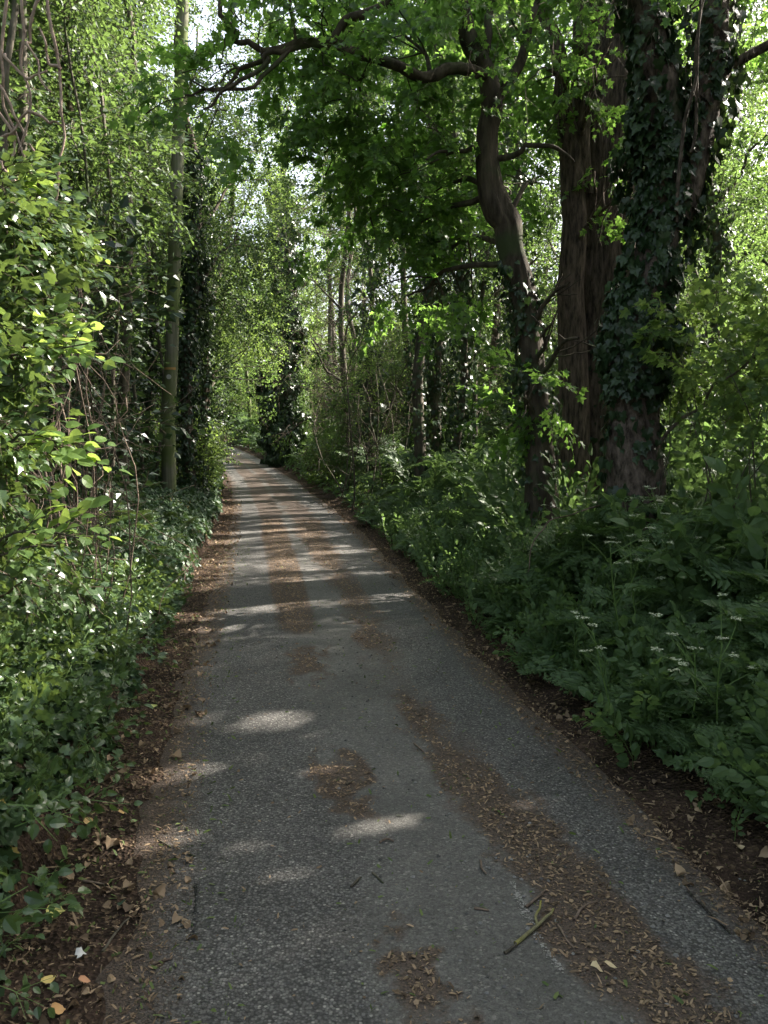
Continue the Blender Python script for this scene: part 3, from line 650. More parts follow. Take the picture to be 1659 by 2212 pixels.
tb = gbase(432, 25)
make_tree('leaning_tree', 'light-barked tree on the left bank, its bright crown reaching over the lane', 'tree', None,
          [tb, P(440, 850, 25), P(446, 790, 25.2), P(438, 700, 25.5), P(470, 600, 26), P(500, 480, 27), P(505, 330, 27.5)], [.16, .13, .12, .11, .10, .07, .03],
          [(P(505, 640, 27.5), (1.5, 1.5, .8), 150), (P(540, 745, 31), (1.1, 1.3, .5), 100), (P(530, 690, 30), (1.2, 1.4, .8), 110), (P(500, 520, 28), (1.6, 1.6, 1.0), 150), (P(545, 430, 30), (1.6, 1.6, 1.0), 140), (P(470, 400, 27), (1.5, 1.5, 1.1), 110), (P(450, 720, 25.5), (1.0, 1.2, .8), 90), (P(560, 330, 31), (1.3, 1.3, .8), 60)],
          'oval0', m_bark, leafm=m_pale, seg=9, npts=24, size=1.1, wob=.1)
# canopy trees further along the lane
place_row([(-8.3, 24, .2, 13), (-9.2, 30, .2, 14), (-12.5, 26, .22, 15), (-11.5, 36, .2, 14), (-15, 33, .25, 16), (-15, 42, .25, 14), (-20, 38, .25, 17)], 'canopy trees of the left wood along the lane',
          'broad green canopy tree behind the near pole, {} from the left of its row', name='woodland_tree', kind='far', crown_from=.12, rad=2.9, ns=520, blobsN=9, leafm=m_wood, size=1.1)
place_row([(-1.2, 27, .2, 13), (.6, 24, .2, 12), (3.2, 24, .22, 14), (5.6, 21, .2, 13), (-1.2, 36, .22, 14), (1.8, 32, .25, 15), (6.5, 30, .25, 15), (9.5, 24, .25, 14), (11, 32, .25, 16)], 'canopy trees of the right wood',
          'leafy woodland tree behind the right bank, {} from the left of its row', name='woodland_tree', kind='far', crown_from=.1, rad=2.7, ns=760, blobsN=10, leafm=m_wood, size=1.1)
place_row([(-9.5, 66, .3, 12), (-3.2, 50, .3, 13), (-1, 56, .3, 17), (4.5, 47, .3, 16), (-15.5, 68, .3, 11), (-6, 74, .3, 14), (10, 52, .3, 17), (16, 44, .3, 17)], 'distant trees beyond the bend',
          'distant pale green tree beyond the bend in the lane, {} from the left', name='distant_tree', kind='far', size=1.5, crown_from=.08, rad=3.8, ns=520, blobsN=8, leafm=m_pale)
place_row([(-19, 52, .3, 17), (-24, 58, .3, 18), (-27, 46, .3, 18), (-19, 64, .3, 15)], 'distant trees of the left wood',
          'distant tall tree over the left wood, {} from the left', name='distant_tree', kind='far', size=1.5, crown_from=.08, rad=3.8, ns=460, blobsN=8, leafm=m_pale)
place_row([(-10.3, 42, .25, 16), (-12.3, 50, .3, 18), (-13.2, 55, .3, 18), (-15.5, 55, .3, 19), (-3.0, 45, .25, 15)], 'tall pale trees closing the view down the lane',
          'tall sunlit tree closing the view down the lane, {} from the left', name='distant_tree', kind='far', size=1.1, crown_from=.3, rad=2.9, ns=800, blobsN=9, leafm=m_pale)
place_row([(-6.3, 8.5, .14, 11), (-8.2, 7, .14, 12), (-10.5, 11, .18, 13), (-8, 12, .16, 12.5), (-12, 16, .2, 13)], 'dense trees added to shade the left wood',
          'dense dark-leaved tree added to shade the left wood, {} from the left edge', name='woodland_tree', kind='oval0', size=1.3, crown_from=.5, rad=2.1, ns=620, blobsN=6, leafm=m_shade)  # high crowns added to keep sky light out of the left wood
# trees at the right edge and beyond the frame on the sunny side
place_row([(8.2, 17, .18, 8), (11.5, 19, .2, 9), (13.5, 25, .2, 11)], 'trees behind the flowery slope on the right',
          'lightly leaved tree behind the flowery slope at the right edge, {} from the left', name='slope_tree', kind='oval0', crown_from=.2, rad=1.9, ns=260, leafm=m_pale)
for i, (x, y, H, r_) in enumerate([(6.5, 3.2, 9, 2.4), (9.5, 7, 10, 2.6), (8.5, 10.8, 11, 2.4), (6.6, 6.2, 8, 2.0), (12.5, 12, 11, 2.6), (4.8, -.5, 9, 2.4), (3.6, -4, 10, 2.8), (-4, -3, 9, 2.6), (13, 4, 11, 2.8), (-6.5, 3, 10, 2.4)]):
    slender(0, 0, .25, H, 'leafy tree just outside the picture beside the lane, shading it', 'trees beside the camera', base=(x, y), name='lane_side_tree', kind='oval0', size=1.5, crown_from=.18, rad=r_, ns=1000, blobsN=9, leafm=m_wood)

# ------------------------------------------------------------------ shrubs
def shrub(name, label, group, c, r, ns, kind, leafm, size=1.0, stems=7, cat='shrub', stemm=None, sr=.012, base=None, mult=1.0, up=.2, carve=True):
    c = np.asarray(c, float); r = np.asarray(r, float)
    bx, by = (c[0], c[1]) if base is None else base
    b_ = np.array([bx, by, g1(bx, by)]); e = empty(name, b_); tag(e, label, cat, group)
    GB = Geo()
    for k in range(stems):
        o = rng.normal(size=3) * [.15, .15, 0]; tip = c + rdir(1)[0] * r * .8; tip[2] = max(tip[2], b_[2] + .2)
        limb(GB, b_ + o, tip, sr, sr * .3, .5, 10, 5, .2)
    GB.build('stems', [stemm or m_bark], e)
    GL = Geo(); d = rdir(ns); pos = c + d * r * ((rng.random(ns) ** .4) * (.6 + .75 * noise(d * 2 + c, 1, 2)))[:, None]
    pos = pos[pos[:, 2] > gz(pos[:, 0], pos[:, 1]) + .05]; pos = pos[noise(pos, 1.6, 3) > .3]; n = len(pos)
    if name != 'roadside_hedge': pos = pos[U(pos[:, 0], pos[:, 1]) < -1.45] if c[0] < cen(c[1]) else pos[U(pos[:, 0], pos[:, 1]) > 1.5]; n = len(pos)
    dd = nrm(nrm(pos - c) + rng.normal(size=(n, 3)) * .6 + [0, 0, up]); R = frames(dd, nrm(np.array([0, 0, 1.]) + rng.normal(size=(n, 3)) * .4), size * rng.uniform(.7, 1.25, n))
    w_ = rng.integers(0, len(SP[kind]), n)
    for k in range(len(SP[kind])): GL.inst(SP[kind][k], R[w_ == k], pos[w_ == k], carve)
    GL.build('foliage', [m_twig, leafm], e, smooth=False)
    return e

q = gbase(1530, 6.9)
shrub('maple_sapling', 'young maple with sunlit lobed leaves beside the right of the ivy-clad trunk', None, (q[0] + .05, 6.9, 2.35), (.62, .5, .38), 46, 'maple', m_pale, .9, stems=5, up=.1, sr=.009)
q = gbase(1640, 6.0)
shrub('maple_sapling', 'young leafy sapling cut by the right edge of the photo', None, (q[0], 6.0, 2.0), (.4, .5, .5), 40, 'maple', m_pale, .8, stems=4, up=.1, sr=.008)
# far understorey shrubs closing the woods
Ls = [(-6.9, 10.5), (-6.9, 14.5), (-4.9, 9.2), (-5.6, 7.4), (-9.5, 14), (-7.6, 17.5), (-11.5, 19), (-8.8, 21.5), (-6.6, 24.5), (-10.5, 27), (-8.2, 30), (-13, 31)]
for i, (x, y) in enumerate(sorted(Ls, key=lambda q: q[0] / q[1])):
    shrub('understorey_shrub', 'dark bushy undergrowth in the left wood, %s shrub from the left' % ORD[i], 'shrubs in the left wood', (x, y, g1(x, y) + 1.6), (1.9, 1.9, 2.1), 520, 'oval0', m_ivy, 1.45)  # ivy-dark leaf colour stands in for the deep shade inside the wood
Rs = [(4.6, 12.8), (6.6, 14.2), (3.6, 17.5), (2.4, 21), (6.2, 18.5), (9, 21), (.8, 27), (4.2, 27), (-.8, 36), (-2.8, 41), (-5.2, 52), (2.5, 38), (8.5, 27), (1.6, 30), (5.8, 32), (.2, 33), (4.4, 22.5), (7.6, 23.5), (-1.6, 46), (.8, 44), (10.5, 16), (5.2, 44)]
for i, (x, y) in enumerate(sorted(Rs, key=lambda q: q[0] / q[1])):
    shrub('understorey_shrub', 'leafy understorey shrub behind the right bank, %s from the left' % ORD[i], 'shrubs in the right wood', (x, y, g1(x, y) + (1.2 if y < 22 else 2.1)), (1.8, 1.8, 1.7 if y < 22 else 3.0), 300 if y < 22 else 620, 'oval0', m_wood if i % 2 else m_shade, 1.3)
Bs = [(-13.5, 60), (-18, 66), (-22, 60), (-9.5, 62), (-26, 70)]
for i, (x, y) in enumerate(sorted(Bs, key=lambda q: q[0] / q[1])):
    shrub('understorey_shrub', 'dim shrub beyond the bend of the lane, %s from the left' % ORD[i], 'shrubs beyond the bend', (x, y, g1(x, y) + 1.8), (3.2, 3, 2.6), 260, 'far', m_wood, 1.3)
# sunlit bank shrubs beyond the pole, left side of the lane
Lb = [(19.5, -2.35, .9), (22, -2.3, 1.2), (25, -2.4, 1.5), (28.5, -2.5, 1.8), (32.5, -2.6, 1.9), (37, -2.7, 2.0), (42, -2.8, 2.1), (47, -3.0, 2.2)]
for i, (y, u, h) in enumerate(Lb):
    x = float(cen(y) + u * kk(y)); k = 'oval0'
    shrub('bank_shrub', 'sunlit light green bush on the left bank past the near pole, %s from the camera' % ORD[i], 'sunlit bushes along the left bank', (x, y, g1(x, y) + h * .5), (.9, 1.9, h * .8), 300, k, m_pale, .9, up=.3)
# the pale shrub on the right verge
q = P(712, 985, 26); shrub('verge_shrub', 'small bright green bush at the right edge of the lane before the bend', None, (q[0], 26, g1(q[0], 26) + .55), (.6, .6, .65), 190, 'oval', m_pale, 1.0, up=.6, stems=9)
q = P(660, 840, 40)
shrub('understorey_shrub', 'blue-green leafy shrub right of the tall ivy-smothered tree at the bend', None, (q[0] + .6, 38, 2.4), (1.4, 1.4, 1.6), 200, 'far', m_herb, 1.0)
# broken sunlit stems at px 760-830
e = empty('stem_thicket', gbase(790, 20)); tag(e, 'thicket of thin sunlit stems and hanging creepers beside the lane, left of the twin trunks', 'shrub')
G = Geo(); G2 = Geo()
for k in range(16):
    px = rng.uniform(735, 870); d = rng.uniform(17, 23); b_ = gbase(px, d); H = rng.uniform(2, 5)
    t = b_ + np.array([rng.normal() * .7, rng.normal() * .5, H]); m = (b_ + t) / 2 + rng.normal(size=3) * .35
    pth = smooth_path([b_, m, t], 12, .4, k); G.tube(pth, np.linspace(.022, .006, 12), 5, 0)
    for j in range(3):
        s_ = pth[rng.integers(4, 11)]; limb(G, s_, s_ + rdir(1)[0] * [.7, .7, .4], .009, .003, .3, 7, 4, .3)
G.build('stems', [m_bark], e)
n = 620; i_ = rng.uniform(735, 880, n); pos = np.array([P(a_, 940, d_) for a_, d_ in zip(i_, rng.uniform(17.5, 23, n))]); pos[:, 2] = gz(pos[:, 0], pos[:, 1]) + rng.uniform(.2, 4.5, n)
pos = pos[U(pos[:, 0], pos[:, 1]) > 1.7]; n = len(pos)
R = frames(rdir(n), nrm(np.array([0, 0, 1.]) + rng.normal(size=(n, 3)) * .4), rng.uniform(.6, 1, n)); w_ = rng.integers(0, 4, n)
for k in range(4): G2.inst(SP['oval'][k], R[w_ == k], pos[w_ == k])
G2.build('foliage', [m_twig, m_pale], e, smooth=False)

# ------------------------------------------------------------------ poles
def pole(label, pts, r0, r1, full):
    path = np.asarray(pts, float); e = empty('utility_pole', path[0]); tag(e, label, 'utility pole')
    pp = smooth_path(path, 30); G = Geo(); G.tube(pp, np.linspace(r0, r1, 30), 20, 0, .015); G.build('shaft', [m_green_pole], e)
    if full:
        def atz(z):
            i = np.argmin(np.abs(pp[:, 2] - z)); return pp[i], np.linspace(r0, r1, 30)[i]
        th = flat_mat('band_plastic', (.34, .20, .07), .5); mt = flat_mat('tag_metal', (.42, .42, .40), .4, .6); bk = flat_mat('black_fitting', (.02, .02, .02), .5)
        z = P(370, 797, 16)[2]; c, r = atz(z); c = np.array([np.interp(z, pp[:, 2], pp[:, k]) for k in range(3)]); r = np.interp(z, pp[:, 2], np.linspace(r0, r1, 30))
        G = Geo(); a_ = np.linspace(math.pi * 1.18, math.pi * 1.82, 9)
        for dz in (0,):
            v = []
            for q in a_:
                for (rr, zz) in ((r + .001, -.022), (r + .001, .022), (r + .007, -.022), (r + .007, .022)): v.append(c + [math.cos(q) * rr, math.sin(q) * rr, zz])
            f = []
            for i in range(8):
                o = i * 4
                for qd in ((o + 2, o + 6, o + 7, o + 3), (o, o + 4, o + 6, o + 2), (o + 1, o + 3, o + 7, o + 5)): f += [(qd[0], qd[1], qd[2]), (qd[0], qd[2], qd[3])]
            G.add(v, f)
        G.build('name_plate', [th], e, smooth=False)
        zc = P(371, 815, 16)[2]; cc = np.array([np.interp(zc, pp[:, 2], pp[:, k]) for k in range(3)])
        G = Geo(); G.tube([cc + [0, -r + .002, 0], cc + [0, -r - .012, 0]], [.045, .045], 18, 0); dsk = G.build('disc', [mt], e, smooth=False)
        G = Geo(); y0 = -r - .0145
        G.tube([cc + [-.016, y0, .02], cc + [.016, y0, .02], cc + [-.004, y0, -.024]], [.004] * 3, 5, 0); G.build('numeral', [bk], dsk, smooth=False)
        zf = P(385, 436, 16)[2]; cf = np.array([np.interp(zf, pp[:, 2], pp[:, k]) for k in range(3)]); G = Geo()
        G.tube([cf + [.03, -.06, -.09], cf + [.03, -.15, -.05], cf + [.03, -.16, .03], cf + [.02, -.08, .07]], [.022, .035, .03, .02], 8, 0)
        G.tube([cf + [.03, -.1, -.08], cf + [.03, -.115, -.4]], [.012, .012], 6, 0)
        G.build('step_bracket', [bk], e)
    return e
bp = gbase(362, 16, -.2)
pole('green weathered pole in the ivy of the left bank, with a small round tag', [bp, P(364, 900, 16), P(370, 780, 16), P(381, 420, 16), P(396, 0, 16), P(404, -160, 16)], .142, .10, True)
bp = gbase(541, 54, -.3)
pole('far mossy pole at the bend of the lane', [bp, P(538, 860, 54), P(533, 815, 54), P(528, 740, 54), P(515, 560, 54)], .13, .09, False)

# ------------------------------------------------------------------ left hedge beside the camera
HED = dict(stems=8, cat='hedge plant', sr=.011)
e = empty('roadside_hedge', (-2.3, 3.6, g1(-2.3, 3.6))); tag(e, 'sunlit glossy-leaved hedge climbing the left edge of the photo', 'hedge')
GL, GB = Geo(), Geo()
hb = [((0, 560), 3.9, (.22, .5, .28), 110), ((75, 535), 4.2, (.16, .25, .09), 30), ((60, 480), 4.2, (.12, .2, .08), 20), ((-40, 750), 3.6, (.14, .35, .20), 66), ((-40, 900), 3.4, (.13, .3, .15), 40), ((-150, 660), 3.7, (.26, .4, .7), 110),
      ((-50, 1060), 3.3, (.12, .3, .14), 30), ((-190, 960), 3.2, (.2, .4, .45), 70), ((-10, 1230), 3.4, (.2, .35, .14), 44), ((-30, 430), 3.7, (.2, .3, .1), 26)]
bb = np.array([-2.35, 3.5, g1(-2.35, 3.5)])
OVH = [spray(L_OV, 18, .27, .052, 90 + i, flat=.65) for i in range(4)] + [spray(L_IVY, 16, .25, .050, 95 + i, flat=.65) for i in range(4)]
for (pp_, d, r, n) in hb:
    c = P(*pp_, d); r = np.array(r)
    for k in range(4): limb(GB, bb + rng.normal(size=3) * [.25, .5, 0], c + rdir(1)[0] * r * .7, .012, .004, .4, 10, 5, .2)
    dd = rdir(n); pos = c + dd * r * (rng.random(n)[:, None] ** .4)
    dr = nrm(dd * .6 + rng.normal(size=(n, 3)) * .5 + [.45, -.1, -.1]); R = frames(dr, nrm(np.array([.3, -.1, 1.]) + rng.normal(size=(n, 3)) * .4), rng.uniform(.7, 1.2, n))
    w_ = rng.integers(0, len(OVH), n)
    for k in range(len(OVH)): GL.inst(OVH[k], R[w_ == k], pos[w_ == k], True)
GB.build('stems', [m_dead], e); GL.build('foliage', [m_twig, m_hedge], e, smooth=False)
# hazel sprays sticking out
e = empty('hazel_bush', (-2.2, 3.2, g1(-2.2, 3.2))); tag(e, 'hazel with sprays of big pale green leaves reaching out of the hedge', 'shrub')
GL, GB = Geo(), Geo()
HZ = [spray(L_HAZ, 9, .30, .085, 120 + i, flat=.35, sub=1) for i in range(4)]
for (x0, y0, x1, y1, d0, d1_) in [(0, 770, 190, 742, 3.6, 3.4), (-20, 740, 130, 715, 3.6, 3.5), (0, 960, 165, 985, 3.3, 3.15), (40, 940, 130, 960, 3.3, 3.25), (30, 1150, 180, 1165, 3.1, 3.0), (0, 1200, 120, 1180, 3.1, 3.1), (0, 400, 70, 370, 3.9, 3.9), (-10, 430, 40, 400, 3.9, 3.9), (60, 500, 190, 520, 4.3, 4.3)]:
    a_, b_ = P(x0, y0, d0), P(x1, y1, d1_); L_ = np.linalg.norm(b_ - a_)
    limb(GB, np.array([-2.3, 3.4, g1(-2.3, 3.4)]), a_, .012, .006, .3, 10, 5, .2); limb(GB, a_, b_, .006, .003, .1, 7, 5, .15)
    n = max(3, int(L_ / .07)); tt = np.linspace(.1, .85, n)[:, None]; pos = a_ + (b_ - a_) * tt
    dr = nrm((b_ - a_)[None] + rng.normal(size=(n, 3)) * L_ * .5 + [0, 0, .02]); R = frames(dr, nrm(np.array([0, -.35, 1.]) + rng.normal(size=(n, 3)) * .2), np.full(n, .8) * (1.1 - .4 * tt[:, 0]))
    for k in range(n): GL.inst(HZ[k % 4], R[k:k + 1], pos[k:k + 1], True)
GB.build('stems', [m_bark], e); GL.build('foliage', [m_twig, m_hazel], e, smooth=False)

# tangle of bare brown stems behind
e = empty('bare_shrub', gbase(150, 6)); tag(e, 'tangle of bare brown stems in the dark gap left of the near pole', 'shrub')
G = Geo()
for k in range(46):
    px, d = rng.uniform(60, 250), rng.uniform(5.2, 8.5); b_ = gbase(px, d); H = rng.uniform(.9, 3.0); ln = rng.normal() * .25 - .15
    t = b_ + np.array([ln, rng.normal() * .3, H]); m = b_ + np.array([ln * .2 + rng.normal() * .2, 0, H * .6])
    r0 = rng.choice([.004, .006, .010]); pth = smooth_path([b_, m, t], 14, .35, k); G.tube(pth, np.linspace(r0, r0 * .35, 14), 5, 0)
    for j in range(4):
        s_ = pth[rng.integers(3, 13)]; d_ = rdir(1)[0] * [.6, .4, .5]; limb(G, s_, s_ + d_, r0 * .45, .0015, .5, 8, 4, -.2)
G.build('stems', [m_dead], e)
m_creep = bark_mat('sunlit_creeper_bark', (.20, .14, .11), (.44, .34, .28), (20, 20, 20), .3)  # bark lightened to stand in for sun on the stems
# bare hanging creepers, upper left corner
e = empty('bare_creeper', P(10, 460, 4.6)); tag(e, 'bare creeper stems, coloured a sunlit pinkish, hanging down in the upper left corner', 'climber')
G = Geo()
for pts in [[(100, -40), (128, 150), (134, 260), (128, 380), (118, 440)], [(20, -40), (8, 120), (20, 250), (60, 360), (75, 430)], [(-20, 170), (30, 235), (60, 300), (80, 345)], [(60, -40), (50, 90), (62, 240), (40, 330)], [(-20, 300), (20, 290), (60, 245), (58, 200)],
            [(-10, 230), (25, 290), (30, 370), (50, 440)], [(60, 245), (100, 260), (135, 275)], [(0, 350), (40, 400), (60, 440)], [(95, -20), (60, 60), (70, 120), (110, 200)], [(128, 150), (100, 120), (85, 60)], [(8, 120), (50, 160), (100, 150)]]:
    G.tube(smooth_path(W(pts, 4.6), 22, .06, rng.random() * 40), np.linspace(.010, .005, 22), 5, 0)
G.build('stems', [m_creep], e)

# ------------------------------------------------------------------ ground cover
def ground_pts(n, ulo, uhi, ylo, yhi, pw=1.0, edge=True):
    u = rng.uniform(ulo, uhi, n); y = ylo + (yhi - ylo) * rng.random(n) ** pw
    x = X(u, y); return x, y, u
def gnormal(x, y, e=.08):
    a_ = gz(x + e, y) - gz(x - e, y); b_ = gz(x, y + e) - gz(x, y - e); return nrm(np.c_[-a_ / (2 * e), -b_ / (2 * e), np.ones(len(x))])
def lay_leaves(G, T, x, y, h, size, tilt=.45, toroad=0.0, carve=False):
    n = len(x); nn = nrm(gnormal(x, y) + rng.normal(size=(n, 3)) * tilt); d = nrm(np.cross(nn, rdir(n)))
    if toroad: d = nrm(d + np.c_[np.full(n, toroad), np.full(n, -toroad * .3), np.full(n, -toroad * .4)])
    R = frames(d, nn, size * rng.uniform(.5, 1.25, n)); G.inst(T, R, np.c_[x, y, gz(x, y) + h], carve)
G = Geo()
for (n, ylo, yhi, uhi, L, sz, pw) in [(34000, 1.0, 8, -1.48, L_IVY, .066, 1.1), (26000, 7.5, 18, -1.56, L_IVY0, .075, 1.2), (15000, 17, 45, -1.6, L_IVY0, .12, 1.3)]:
    x, y, u = ground_pts(n, -5.2, uhi, ylo, yhi, pw)
    edge_n = noise(np.c_[y, u * 0], 1.7, 3); k = (u < -1.46 - .25 * edge_n) | (rng.random(n) < .03); x, y, u = x[k], y[k], u[k]
    lump = fbm(np.c_[x, y], 1.6, 5); h = .02 + .26 * np.clip(lump - .28, 0, 1) * rng.random(len(x)) ** .6 + .04 * rng.random(len(x))
    h = h * np.clip((-u - 1.6) / .25, .25, 1)
    lay_leaves(G, single(L), x, y, h, sz, .5, .5)
tag(G.build('ivy_ground_cover', [m_twig, m_ivyg], smooth=False), 'carpet of small glossy ivy leaves covering the left bank', 'ivy', kind='stuff')
# ivy and low plants hanging at the left foreground bank, brighter leaves
G = Geo(); x, y, u = ground_pts(1100, -3.4, -1.52, 1.4, 7.5, 1.0)
n = len(x); pos = np.c_[x, y, gz(x, y) + rng.uniform(.1, .38, n)]; R = frames(nrm(rng.normal(size=(n, 3)) * .5 + [.5, -.1, .5]), nrm(np.array([.2, -.1, 1.]) + rng.normal(size=(n, 3)) * .4), rng.uniform(.5, 1.0, n))
w_ = rng.integers(0, len(OVH), n)
for k in range(len(OVH)): G.inst(OVH[k], R[w_ == k], pos[w_ == k], False)
x, y, u = ground_pts(150, -3.2, -1.75, 2.2, 12, 1.0); n = len(x); an = rng.uniform(0, 6.28, n)
R = frames(np.c_[np.cos(an), np.sin(an), rng.uniform(.3, 1.1, n)], np.tile([0, 0, 1.], (n, 1)) + rng.normal(size=(n, 3)) * .1, rng.uniform(.16, .32, n)); pos = np.c_[x, y, gz(x, y) + .12]; w_ = rng.integers(0, 3, n)
for k in range(3): G.inst(FR[k], R[w_ == k], pos[w_ == k], False)
tag(G.build('bank_undergrowth', [m_stem, m_hedge], smooth=False), 'mixed low leafy plants growing out of the ivy on the left bank', 'undergrowth', kind='stuff')

# right bank: cow parsley fronds, nettles, ivy
G = Geo()
def fronds(G, n, ulo, uhi, ylo, yhi, T, smin, smax, pw=1.0, hmax=.5, thr=.0):
    x, y, u = ground_pts(n, ulo, uhi, ylo, yhi, pw); e_ = noise(np.c_[y, u * 0], 1.4, 9); k = u > 1.36 + .38 * e_; k &= fbm(np.c_[u * kk(y), y], 1.5, 4) > .40; x, y, u = x[k], y[k], u[k]; n = len(x)
    h = hmax * np.clip((u - 1.3) / 1.4, .08, 1) * rng.random(n) * (.4 + 1.2 * noise(np.c_[x, y], .9, 2))
    an = rng.uniform(0, 6.28, n); R = frames(nrm(np.c_[np.cos(an) - .3, np.sin(an) - .15, rng.uniform(-.1, .9, n)]), nrm(np.tile([-.2, -.2, 1.], (n, 1)) + rng.normal(size=(n, 3)) * .22), rng.uniform(smin, smax, n))
    pos = np.c_[x, y, gz(x, y) + .06 + h]; w_ = rng.integers(0, len(T), n)
    for k in range(len(T)): G.inst(T[k], R[w_ == k], pos[w_ == k], False)
fronds(G, 3200, 1.36, 5.0, 1.8, 8, FR, .14, .32, 1.0, .5)
fronds(G, 3400, 1.4, 7.0, 7, 16, FR0, .2, .38, 1.0, .5)
fronds(G, 2600, 2.2, 12.0, 12, 32, FR0, .35, .7, 1.1, 1.0)
fronds(G, 900, 1.8, 6.0, 28, 60, FR0, .5, .9, 1.0, .8)
tag(G.build('cow_parsley_undergrowth', [m_stem, m_herb], smooth=False), 'mass of feathery cow parsley leaves covering the right bank', 'undergrowth', kind='stuff')
G = Geo()
HERB = [spray(L_OV, 16, .55, .075, 140 + i, pair=True, flat=.3, sub=0) for i in range(3)]
x, y, u = ground_pts(3000, 1.4, 5.5, 1.8, 14, 1.1); n = len(x); R = frames(nrm(np.array([0, 0, 1.]) + rng.normal(size=(n, 3)) * [.5, .5, .1]), rdir(n), rng.uniform(.35, .95, n)); pos = np.c_[x, y, gz(x, y)]; w_ = rng.integers(0, 3, n)
for k in range(3): G.inst(HERB[k], R[w_ == k], pos[w_ == k], False)
x, y, u = ground_pts(420, 2.3, 6.5, 4.5, 15, 1.0); n = len(x); R = frames(nrm(np.array([0, 0, 1.]) + rng.normal(size=(n, 3)) * [.3, .3, .1]), rdir(n), rng.uniform(.9, 1.9, n)); pos = np.c_[x, y, gz(x, y)]; w_ = rng.integers(0, 3, n)
for k in range(3): G.inst(HERB[k], R[w_ == k], pos[w_ == k], False)
x, y, u = ground_pts(2600, 3, 16, 10, 34, 1.1); n = len(x); R = frames(nrm(np.array([0, 0, 1.]) + rng.normal(size=(n, 3)) * [.4, .4, .1]), rdir(n), rng.uniform(1.0, 2.2, n)); pos = np.c_[x, y, gz(x, y)]; w_ = rng.integers(0, 3, n)
for k in range(3): G.inst(HERB[k], R[w_ == k], pos[w_ == k], False)
for (n, ylo, yhi, sz, L) in [(12000, 1.5, 8, .055, L_IVY), (9000, 8, 20, .085, L_IVY0), (5000, 18, 50, .15, L_IVY0)]:
    x, y, u = ground_pts(n, 1.3, 5, ylo, yhi, 1.1); e_ = noise(np.c_[y, u * 0], 1.4, 9); k = u > 1.3 + .36 * e_; x, y, u = x[k], y[k], u[k]
    lay_leaves(G, single(L), x, y, .02 + .16 * rng.random(len(x)), sz, .5)
tag(G.build('nettle_undergrowth', [m_stem, m_herb], smooth=False), 'ivy and leafy stalks growing among the cow parsley of the right bank', 'undergrowth', kind='stuff')
# left wood floor
G = Geo(); x, y, u = ground_pts(2400, -14, -3.2, 4, 40, 1.1); n = len(x); R = frames(nrm(np.array([0, 0, 1.]) + rng.normal(size=(n, 3)) * [.4, .4, .1]), rdir(n), rng.uniform(.6, 1.6, n)); pos = np.c_[x, y, gz(x, y)]; w_ = rng.integers(0, 3, n)
for k in range(3): G.inst(HERB[k], R[w_ == k], pos[w_ == k], False)
x, y, u = ground_pts(900, -3.2, 4.0, 46, 66, 1.0); k = np.abs(u) > 1.6; x, y = x[k], y[k]; n = len(x); R = frames(nrm(np.array([0, 0, 1.]) + rng.normal(size=(n, 3)) * [.5, .5, .1]), rdir(n), rng.uniform(.8, 1.6, n)); pos = np.c_[x, y, gz(x, y)]; w_ = rng.integers(0, 3, n)
for k in range(3): G.inst(HERB[k], R[w_ == k], pos[w_ == k], False)
tag(G.build('woodland_floor_plants', [m_stem, m_ivyg], smooth=False), 'low plants on the shaded floor of the left wood', 'undergrowth', kind='stuff')
# far wood mass closing the horizon
G = Geo(); FARL = single(L_Q); n = 60000
an = rng.uniform(-1.1, 1.1, n); dist = rng.uniform(78, 100, n); hh = 15 * (.75 + .5 * noise(np.c_[an * 14, an * 0], 1, 1)); z = rng.random(n) * hh
pos = np.c_[np.sin(an) * dist, np.cos(an) * dist, z + 1.5]; k = noise(pos, .45, 2) > .33; pos = pos[k]; n = len(pos)
R = frames(rdir(n), rdir(n), rng.uniform(.35, .75, n)); G.inst(FARL, R, pos, False)
n = 52000; sd = rng.random(n) < .5; x = np.where(sd, rng.uniform(-30, -13.5, n), rng.uniform(15, 32, n)); y = rng.uniform(-12, 62, n); k = (x > 0) | (x < np.minimum(cen(y) - 11, -13)); x, y = x[k], y[k]; n = len(x)  # leaf masses added on both sides to block light from the horizon
pos = np.c_[x, y, gz(x, y) + 11.5 * rng.random(n) * (.6 + .6 * noise(np.c_[x, y], .3, 2))]; k = (noise(pos, .5, 2) > .36) & ~((pos[:, 0] > 0) & (pos[:, 2] > 10) & (pos[:, 1] < 40)); pos = pos[k]; n = len(pos)
R = frames(rdir(n), rdir(n), rng.uniform(.3, .6, n)); G.inst(FARL, R, pos, True)
tag(G.build('woodland_and_light_block', [m_twig, m_shade], smooth=False), 'continuous far woodland closing the view behind the bend, with side leaf masses added to block light', 'woodland', kind='stuff')

